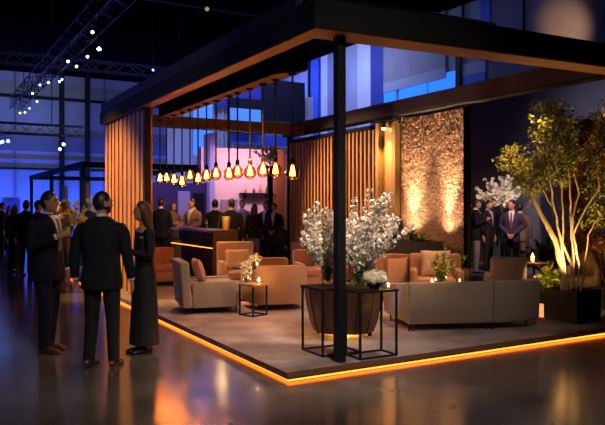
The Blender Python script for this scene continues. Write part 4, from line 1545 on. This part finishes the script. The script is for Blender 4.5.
    for s in (-1, 1):
        A = legsk[s][2]
        sh = MB()
        sh.loft([[(A.x + x, A.y + y, z_) for x, y, z_ in (r)] for r in [
            [(wd * math.cos(2 * PI * q / 14) , yc + (0), max(.0, zc + hh * math.sin(2 * PI * q / 14))) for q in range(14)]
            for yc, wd, zc, hh in ((.062, .012, .035, .034), (.055, .032, .045, .050), (.02, .036, .045, .060), (-.03, .038, .038, .052), (-.09, .046, .028, .036), (-.15, .046, .022, .027), (-.19, .036, .018, .021), (-.215, .014, .014, .013))]])
        sh.build('shoe', shoes, t)
    return t


V = .0075
LMP = at(48, 7.80)
person('man in navy suit with a drink standing in profile at the left front', LMP, 0, 74, 1.815, jacket=M_SUITN, shoes=M_SHOEB, tie=M_TIE, pose_r='hold', pose_l='down', vox=V, stance=.115, skin=M_SKINT, step=.05, slim=1.14, head_yaw=12)
CMP = at(102, 7.06)
person('man in charcoal suit with his back turned in the front trio', CMP, 0, 172, 1.795, jacket=M_SUITC, trousers=M_SUITB, shoes=M_SHOEB, front=True, head_yaw=-42, vox=V, stance=.135, beard=True, skin=M_SKINT, slim=1.12)
WP = at(144, 7.74)
person('woman in long black dress with long brown hair facing the two men', WP, 0, -58, 1.70, top='dress', jacket=M_DRESS, hair='long', hair_m=M_HAIRB, pose_r='chest', pose_l='chest', vox=V, stance=.07, female=True, slim=1.0, head_yaw=-12)

# the drink held by the man on the left
_th = heading(74)
_s = 1.815 / 1.8
e, w_ = POSES['hold']
f = 1.14
Ev, Wv = Vector((-e[0] * f, e[1], e[2])), Vector((-w_[0] * f, w_[1], w_[2]))
dv = (Wv - Ev).normalized()
hp = Wv + dv * .105 + Vector((.045, -.0, -.0))
gx = LMP[0] + _s * (hp.x * math.cos(_th) - hp.y * math.sin(_th))
gy = LMP[1] + _s * (hp.x * math.sin(_th) + hp.y * math.cos(_th))
t = thing('drink_glass', 'tumbler of golden drink in the hand of the man at the left', 'glass', (gx, gy, _s * hp.z - .035))
MB().lathe([(.028, 0), (.034, .15), (.0325, .15), (.027, .008), (.001, .008)], segs=18, cap=False).build('glass_body', M_GLASS, t)
MB().lathe([(.001, .010), (.0265, .010), (.0305, .10), (.001, .10)], segs=16, cap=False).build('drink', M_JUICE, t)

P = person
P('woman with long fair hair in black at the far left crowd', at(15, 17.2), 0, 170, 1.70, top='dress', jacket=M_DRESS, hair='long', hair_m=M_HAIRF, female=True)
P('man in black suit with his back turned behind the man in navy', at(26, 16.4), 0, 178, 1.80, jacket=M_SUITB, front=False)
P('man in bright blue suit partly behind the man in navy', at(38, 14.6), 0, 120, 1.78, jacket=M_SUITBL, head_yaw=0)
P('dark suited man nearest the left edge of the crowd', at(2, 21.5), 0, 120, 1.78, jacket=M_SUITB)
P('woman in dark dress deep in the crowd beside the blue doors', at(9, 24.5), 0, 30, 1.68, top='dress', jacket=M_DRESS, hair='long', hair_m=M_HAIRD, female=True)
P('man in aubergine suit behind the held drink', at(63, 13.2), 0, -80, 1.74, jacket=M_SUITP, head_yaw=0)
P('bald man in aubergine suit with his back turned near the small pavilion', at(88, 20.2), 0, 178, 1.80, jacket=M_SUITP, hair='bald', hair_m=M_HAIRG, front=False)
P('dark suited man far off in front of the yellow arrangement', at(55, 24), 0, 60, 1.76, jacket=M_SUITB)
# around the bar
P('man in dark blue suit with his back turned at the far end of the bar', at(161, 16.6), PZ, 176, 1.75, jacket=M_SUITN, front=False)
P('woman in a light top facing the man in tan at the bar', at(173, 17.6), PZ, 40, 1.66, top='blouse', jacket=M_SUITT, trousers=M_SUITB, hair='long', hair_m=M_HAIRB, pose_r='chest', female=True)
P('man in open tan jacket and white shirt at the bar', at(193, 15.95), PZ, -35, 1.74, jacket=M_SUITT, trousers=M_SUITB, pose_r='bar', pose_l='bar', head_yaw=-30)
P('man in black suit, back turned at the bar, nearest the man in tan', at(215, 15.7), PZ, 178, 1.71, jacket=M_SUITB, front=False)
P('man in black suit at the bar looking left, in front of the pink wall', at(231, 14.6), PZ, 172, 1.72, jacket=M_SUITB, front=False, head_yaw=45)
P('barkeeper in pale blue shirt at the pink service wall', at(242, 19.3), PZ, 20, 1.74, top='shirt', jacket=M_SHIRTB, trousers=M_SUITB, pose_r='chest')
P('woman with long reddish hair and grey trousers, back turned near the bar', at(254.5, 18.0), PZ, 165, 1.62, top='suit', jacket=M_SUITB, trousers=M_TROUG, hair='long', hair_m=M_HAIRB, female=True, front=False)
P('woman in black trouser suit in the middle of the three women', at(266, 18.8), PZ, -30, 1.70, jacket=M_SUITB, hair='short', hair_m=M_HAIRB, pose_r='clasp', pose_l='clasp', female=True)
P('woman in black suit and white collar at the right of the three women', at(274.5, 18.2), PZ, -20, 1.64, jacket=M_SUITB, hair='short', hair_m=M_HAIRB, pose_r='clasp', pose_l='clasp', female=True)
# by the slate wall
P('man in dark jacket and grey trousers talking by the slate wall', at(476, 15.9), PZ, 80, 1.72, jacket=M_SUITN, trousers=M_TROUG, pose_l='chest', pose_r='hold', skin=M_SKINT)
P('man in dark suit and pale blue shirt just behind the grey trousers', at(488, 16.5), PZ, 45, 1.70, jacket=M_SUITB, shirt=M_SHIRTB, tie=None)
P('man in aubergine suit and tie with hands clasped by the slate wall', at(512, 15.3), PZ, -25, 1.70, jacket=M_SUITP, trousers=M_SUITN, tie=M_TIEM, pose_r='clasp', pose_l='clasp', head_yaw=-40)
P('person in tan jacket half hidden behind the aubergine suit', at(520, 16.4), PZ, 170, 1.62, jacket=M_SUITT, front=False)
P('person in black at the edge of the copper panel', at(467, 17.6), PZ, 60, 1.70, jacket=M_SUITB)

# ------------------------------------------------------------------ trusses and stage lights
def truss(name, label, a, b, wd, parent_m=M_DARK, bays=None):
    a, b = Vector(a), Vector(b)
    L = (b - a).length
    d = (b - a).normalized()
    sd = d.cross(Vector((0, 0, 1))).normalized()
    t = thing(name, label, 'truss', a, 0, 'lighting trusses')
    ch = MB()
    cs = [sd * sx * wd / 2 + Vector((0, 0, sz * wd / 2)) for sx, sz in ((-1, -1), (1, -1), (1, 1), (-1, 1))]
    for c in cs:
        ch.tube([c, c + d * L], .035, 6)
    ch.build('chords', M_TRUSS, t)
    lc = MB()
    n = bays or max(2, int(L / wd / 1.2))
    for i in range(n):
        u0, u1 = d * L * i / n, d * L * (i + 1) / n
        for k in range(4):
            c0, c1 = cs[k], cs[(k + 1) % 4]
            if i % 2:
                c0, c1 = c1, c0
            lc.tube([c0 + u0, c1 + u1], .018, 4)
    lc.build('lacing', M_TRUSS, t)
    for u in (.12, .5, .88):
        c = d * L * u
        MB().tube([c + Vector((0, 0, wd / 2)), Vector((c.x, c.y, HC - a.z))], .02, 5).build('hanging_cable', M_DARK, t)
    return t


M_TRUSS = mat('dark_truss', (0.05, 0.05, 0.065), 0.4, 0.6)
TX, TH = 4.5, 7.15
a = (TX, (36.5 - TX * SS) / CC, TH)
b = (TX, (12.0 - TX * SS) / CC, TH)
truss('lighting_truss', 'long dark lighting truss running overhead from the upper left', a, b, .55)
y30 = 31.0
truss('lighting_truss', 'dark lighting truss crossing the far left of the hall', (-4.5, y30, 4.95), (6.3, y30, 4.95), .42)
truss('lighting_truss', 'high dark truss below the ceiling across the far hall', (-8, 36, 8.9), (18, 36, 8.9), .5)
for y, z in ((20.0, 8.9), (27, 10.0)):
    tag(MB().tube([(-14, y, z), (20, y, z)], .07, 6).build('ceiling_pipe', M_PLUM), 'long pipe under the dark ceiling, ' + ('the nearer one' if y < 25 else 'the farther one'), 'pipe', 'ceiling pipes')
struct(MB().box((2.75, 34.5, 2.35), (.32, .32, 4.7)).build('trim_60', M_WALL))
struct(MB().box((2.75, 34.5, 4.85), (.7, .7, .3)).build('trim_61', M_DARK))


def stage_light(label, p, lens, r=.09, target=(0, 0, 1.5), z_hang=.28, stem=.1):
    t = thing('stage_light', label, 'stage light', p, 0, 'stage lights')
    v = (Vector(target) - Vector(p)).normalized()
    q = v.to_track_quat('-Z', 'Y').to_matrix().to_4x4()
    bd = MB().lathe([(r * 1.12, -.02), (r * 1.15, .12), (r * .9, .30), (r * .4, .34), (.001, .341)], segs=14, cap=False)
    bd.bm.transform(q)
    body_ = bd.build('can', M_DARK, t)
    ln = MB().lathe([(.001, -.012), (r, -.010), (r, .0)], segs=14)
    ln.bm.transform(q)
    ln.build('lens', lens, body_)
    yk = MB()
    yk.tube([(-r * 1.2, 0, .05), (-r * 1.2, 0, z_hang), (r * 1.2, 0, z_hang), (r * 1.2, 0, .05)], .012, 5)
    yk.tube([(0, 0, z_hang), (0, 0, z_hang + max(.04, stem - z_hang))], .02, 5)
    yk.build('yoke', M_DARK, t)
    return t


sl = [(92.5, 30, M_LENS), (87.5, 25.5, M_LENS), (99, 49, M_LENSS), (76.5, 50, M_LENS), (68, 61.5, M_LENS), (59.5, 73, M_LENS), (48.5, 82.5, M_LENSW), (37, 86, M_LENS), (32.5, 93.5, M_LENS), (29.5, 99, M_LENSB), (40, 60, M_LENSB), (62, 52, M_LENSB), (20, 113, M_LENSW), (25, 108, M_LENS)]
for k, (px, py, m) in enumerate(sl):
    tx_ = TX + (.275 if k % 2 else -.275)
    dep = F * tx_ / (CC * (px + 81.3))
    x, y = at(px, dep)
    z = min(CAMZ + (HOR - py) * dep / F, TH - .275 - .36)
    wl = {M_LENS: 'white', M_LENSB: 'blue', M_LENSW: 'warm', M_LENSS: 'star bright'}[m]
    stage_light('%s stage light under the long overhead truss, %s one counted from the near end' % (wl, ORD[sorted(range(14), key=lambda i: -sl[i][0]).index(k)]), (x, y, z), m, .045, (0, 0, 2.5), stem=TH - .275 - .03 - z)
s2 = [(3, 140, M_LENSB), (7.5, 134.5, M_LENSB), (0.5, 142, M_LENSB), (59, 149.5, M_LENSB), (64.5, 142.5, M_LENS)]
for k, (px, py, m) in enumerate(s2):
    dep = y30 / (CC - SS * (px - 302.5) / F)
    x, y = at(px, dep)
    y = y30 + (-.21 if k % 2 else .21)
    z = min(CAMZ + (HOR - py) * dep / F, 4.95 - .21 - .36)
    stage_light('%s stage light on the far left truss, %s from the left' % ('blue' if m == M_LENSB else 'white', ORD[sorted(range(5), key=lambda i: s2[i][0]).index(k)]), (x, y, z), m, .07, (0, 0, 2.5), stem=4.95 - .21 - .03 - z)
s3 = [(153, 70, M_LENSB), (178.5, 71, M_LENS)]
for k, (px, py, m) in enumerate(s3):
    x, y = at(px, 33)
    z = CAMZ + (HOR - py) * 33 / F
    stage_light(['small blue stage light high above the left pergola beam', 'small white stage light high above the left pergola beam'][k], (x, y, z), m, .05, (0, 0, 2.5), stem=HC - z)
xx, yy = at(207, 26)
stage_light('warm stage light near the ceiling above the pergola corner', (xx, yy, CAMZ + (HOR - 9) * 26 / F), M_LENSD, .08, (8, 10, 2), stem=HC - (CAMZ + (HOR - 9) * 26 / F))

# ------------------------------------------------------------------ small pavilion in the far left
sp = thing('small_pavilion', 'small dark framed pavilion in the far left of the hall', 'pavilion', (5.06, 24.9, 0))
hP = 3.25
for (x, y) in ((0, 0), (.25, 1.4), (0, 6.5), (.0, 12.6), (4.2, 0), (4.2, 12.6)):
    MB().box((x, y, (hP - .2) / 2), (.14, .14, hP - .2)).build('post', M_DARK, sp, smooth=False)
for (cx, cy, lx, ly) in ((0, 6.3, .16, 13), (4.2, 6.3, .16, 13), (2.1, 0, 4.3, .16), (2.1, 12.6, 4.3, .16)):
    MB().box((cx, cy, hP - .1), (lx, ly, .2)).build('beam', M_DARK, sp, smooth=False)
for k, y in enumerate((3.0, 5.2, 7.4, 9.5)):
    o = MB().box((5.8 + .35 * (k % 2), 24.9 + y, 1.3), (.12, .6, 2.6)).build('standing_panel', M_SLAT2)
    tag(o, 'slim reddish standing panel inside the small pavilion, ' + ['nearest', 'second', 'third', 'farthest'][k] + ' of the four', 'panel', 'reddish panels in the small pavilion')
ya = at(71, 17.2)
t = thing('flower_stand', 'dark pedestal under the yellow arrangement left of the slat screen', 'pedestal', (*ya, 0))
MB().lathe([(.2, 0), (.2, .03), (.06, .06), (.06, .82), (.16, .88), (.16, .9)], segs=20).build('pillar', M_DARK, t)
blossoms('round yellow green arrangement between the men at the left', ya, .905, 1.0, 1.0, m=M_PETALY, nb=22, seed=71, leaves=420, fl=.05, per=16)
yb_ = at(96, 25)
t = thing('flower_stand', 'dark pedestal under the white arrangement beside the small pavilion', 'pedestal', (*yb_, 0))
MB().lathe([(.2, 0), (.2, .03), (.06, .06), (.06, 1.1), (.18, 1.15), (.18, 1.18)], segs=20).build('pillar', M_DARK, t)
blossoms('white arrangement glowing beside the small pavilion', yb_, 1.185, 1.0, 1.1, nb=18, seed=72, leaves=100, fl=.07, per=16)

# ------------------------------------------------------------------ lights
w = bpy.data.worlds.new('World')
SC.world = w
w.use_nodes = True
bg = w.node_tree.nodes['Background']
bg.inputs['Color'].default_value = (.10, .11, .30, 1)
bg.inputs['Strength'].default_value = .015

BLUE = (.03, .09, 1.0)
VIO = (.22, .18, 1.0)
# washers at the foot of the far wall
light('AREA', 'back_wall_wash', (-2, YB - 2.2, .3), (.03, .10, 1.0), 3600, 40, (-2, YB, 2.6), sy=.6)
light('AREA', 'back_wall_upper', (0, YB - 7, 6.0), (.30, .29, .50), 420, 22, (2, YB, 6.8), sy=1)
light('SPOT', 'back_wall_white', (7, YB - 9, 5.5), (.40, .58, 1.0), 650, .4, (6.2, YB, 8.2), 55, 1)
# right hall wall: blue and white washes
for y, col, e in ((22, (.3, .36, 1.0), 30), (31, (.42, .52, 1.0), 270), (38, (.2, .28, 1.0), 380)):
    light('AREA', 'right_wall_wash', (XR - 3.5, y, 10.6), col, e, 6, (XR, y, 5.5), sy=.8)
light('SPOT', 'right_wall_warm', (17.5, 15.5, 6.0), (1.0, .55, .25), 2600, .2, (XR, 18.2, 8.6), 26, 1)
# gallery curtain
light('AREA', 'gallery_wash', (12, YD - 3.0, 8.9), (.34, .40, 1.0), 380, 9, (12, YD, 4.5), sy=.5)
light('AREA', 'gallery_blue', (9.0, YD - 2.0, 2.6), (.25, .35, 1.0), 90, 5, (9.4, YD, 4.5), sy=.5)
# service wall
light('AREA', 'service_wash', (9.0, 18.6, 3.4), (1.0, .45, .58), 70, 2.2, (9.0, 20.0, 1.8), sy=.3)
light('SPOT', 'service_violet', (7.9, 17.0, 3.4), (.35, .30, 1.0), 60, .2, (7.4, 19.2, 1.8), 50, 1)
light('AREA', 'navy_wall_wash', (6.2, 17.8, 3.4), (.30, .22, 1.0), 40, 2.0, (6.2, 19.1, 1.2), sy=.3)
light('SPOT', 'corridor_warm', (11.3, 18.3, 3.3), (1.0, .5, .3), 60, .2, (11.6, 20, 1.4), 80, 1)
# copper panel uplights
for y in (10.08, 9.06):
    light('SPOT', 'panel_uplight', (7.83, y if y > 10 else 9.18, PZ + .985), (1.0, .62, .34), 130, .03, (8.0, y, PZ + 2.4), 118, 1.0)
    light('SPOT', 'panel_uplight', (7.83, y if y > 10 else 9.18, PZ + .99), (1.0, .62, .34), 1500, .03, (8.03, y, PZ + 2.7), 44, 1.0)
# tree uplights
light('SPOT', 'tree_uplight', (7.58, 6.10, PZ + .47), (1.0, .64, .24), 170, .03, (7.60, 6.45, 2.4), 95, .8)
light('SPOT', 'tree_uplight', (7.30, 6.75, PZ + .25), (1.0, .64, .20), 60, .04, (7.5, 6.45, 2.4), 80, .8)
light('SPOT', 'shrub_uplight', (8.75, 6.3, PZ + .35), (1.0, .42, .10), 60, .03, (9.0, 6.6, 2.2), 90, .8)
light('SPOT', 'fern_light', (7.62, 6.95, PZ + .8), (1.0, .68, .2), 34, .03, (fb[0], fb[1], PZ + .3), 80, .8)
# added warm fill over the lounge at beam height, no fixtures modelled
for (x, y, tx, ty, e, an) in ((5.5, 5.95, 5.0, 8.3, 420, 62), (7.0, 5.95, 7.1, 8.9, 330, 56), (7.75, 8.2, 6.2, 8.6, 260, 66), (4.1, 12.0, 4.4, 9.7, 300, 58), (7.75, 11.8, 6.2, 10.9, 330, 60), (5.5, 13.9, 5.1, 11.3, 240, 56), (3.56, 8.2, 3.9, 8.0, 170, 80)):
    light('SPOT', 'lounge_fill', (x, y, 3.28), (1.0, .58, .34), e, .06, (tx, ty, PZ), an, .9)
# spots without fixtures: added fill, and hall lamps out of view
light('SPOT', 'chair_fill', (8.7, 6.5, 3.2), (1.0, .66, .4), 90, .05, (9.35, 7.35, .6), 40, .8)  # added to brighten the cream chair behind the tree
light('SPOT', 'arrangement_fill', (2.0, 13.5, 4.5), (1.0, .78, .4), 260, .1, (ya[0], ya[1], 1.5), 22, .8)  # added fill on the yellow arrangement
light('SPOT', 'arrangement_fill', (4.9, 21.5, 3.1), (1.0, .8, .5), 160, .1, (yb_[0], yb_[1], 1.8), 30, .8)  # added fill on the white arrangement by the pavilion
light('SPOT', 'slat_fill', (5.0, 14.0, 3.26), (1.0, .54, .25), 1000, .06, (8.0, 12.2, 1.5), 70, .8)  # added to lift the reddish slats, no lamp of its own
light('SPOT', 'hall_key', (2.0, 0.5, 6.8), (1.0, .82, .70), 620, .25, (5.4, 7.2, .3), 34, .9)  # neutral key on the sofa backs and carpet, from an unseen hall lamp
light('SPOT', 'hall_key', (-1.5, 4.5, 6.8), (1.0, .70, .48), 300, .25, (3.6, 11.2, 1.8), 36, .9)
light('SPOT', 'hall_key', (-2.4, 16.5, 6.3), (1.0, .54, .15), 7500, .2, (3.3, 13.0, 1.3), 27, .6)
light('SPOT', 'hall_key', (1.0, -3.0, 8.5), (1.0, .86, .78), 1900, .4, (1.6, 4.6, 0), 52, 1)  # added wide fill to lift the foreground floor and the front trio
light('SPOT', 'flower_fill', (4.8, 5.80, 3.30), (1.0, .78, .55), 340, .05, (3.95, 6.1, 1.3), 60, .9)  # this and the next two: fill added to brighten the bouquets
light('SPOT', 'flower_fill', (1.6, 0.0, 5.6), (1.0, .72, .46), 900, .1, (4.0, 6.05, 1.3), 12, .8)
light('SPOT', 'flower_fill', (3.55, 6.6, 3.30), (1.0, .74, .5), 130, .05, (3.9, 6.2, 1.3), 70, .9)
light('SPOT', 'guest_rim', (3.36, 9.6, 3.28), (1.0, .50, .18), 110, .05, (1.8, 7.5, 1.2), 70, .9)  # added warm rim light on the front trio, no fixture
light('SPOT', 'sofa_blue', (2.5, 4.5, 4.5), (.2, .5, 1.0), 900, .03, (5.43, 7.2, .34), 3.4, .6)
light('SPOT', 'crowd_blue', (-4, 30, 5), (.15, .2, 1.0), 450, .3, (.5, 17, 1.2), 34, 1)
light('SPOT', 'ceiling_blue', (9.5, 22, 9.2), (.08, .10, 1.0), 420, .2, (6.0, 17, 9.6), 70, 1)
light('SPOT', 'slate_wash', (10.8, 10.5, 4.7), (.62, .56, .80), 420, .3, (13.6, 10.5, 2.6), 100, 1)
light('SPOT', 'guests_warm', (10.0, 9.0, 3.3), (1.0, .6, .45), 480, .1, (11.7, 12.0, 1.4), 50, 1)
light('SPOT', 'white_flowers_light', (10.6, 10.6, 3.5), (1.0, .8, .55), 220, .1, (12.7, 12.6, 2.0), 40, 1)
light('SPOT', 'bar_warm', (5.6, 14.0, 3.27), (1.0, .5, .25), 260, .1, (5.5, 16.5, 1.5), 80, 1)
light('SPOT', 'bar_warm', (5.6, 11.6, 3.27), (1.0, .55, .3), 120, .1, (5.7, 14.6, 1.5), 60, 1)

# ------------------------------------------------------------------ camera and view
cam = bpy.data.cameras.new('Camera')
cam.sensor_fit = 'HORIZONTAL'
cam.sensor_width = 36
cam.lens = 36 * F / 605
cam.shift_y = (HOR - 212.5) / 605
cam.clip_end = 200
co = bpy.data.objects.new('Camera', cam)
COL.objects.link(co)
co.location = (0, 0, CAMZ)
co.rotation_euler = (PI / 2, 0, -YAW)
SC.camera = co
SC.view_settings.view_transform = 'Standard'
SC.view_settings.look = 'None'
SC.view_settings.gamma = 1
SC.view_settings.exposure = 0
SC.view_settings.use_curve_mapping = False
SC.cycles.use_denoising = True
SC.cycles.max_bounces = 8
SC.cycles.transparent_max_bounces = 12
SC.cycles.sample_clamp_indirect = 6
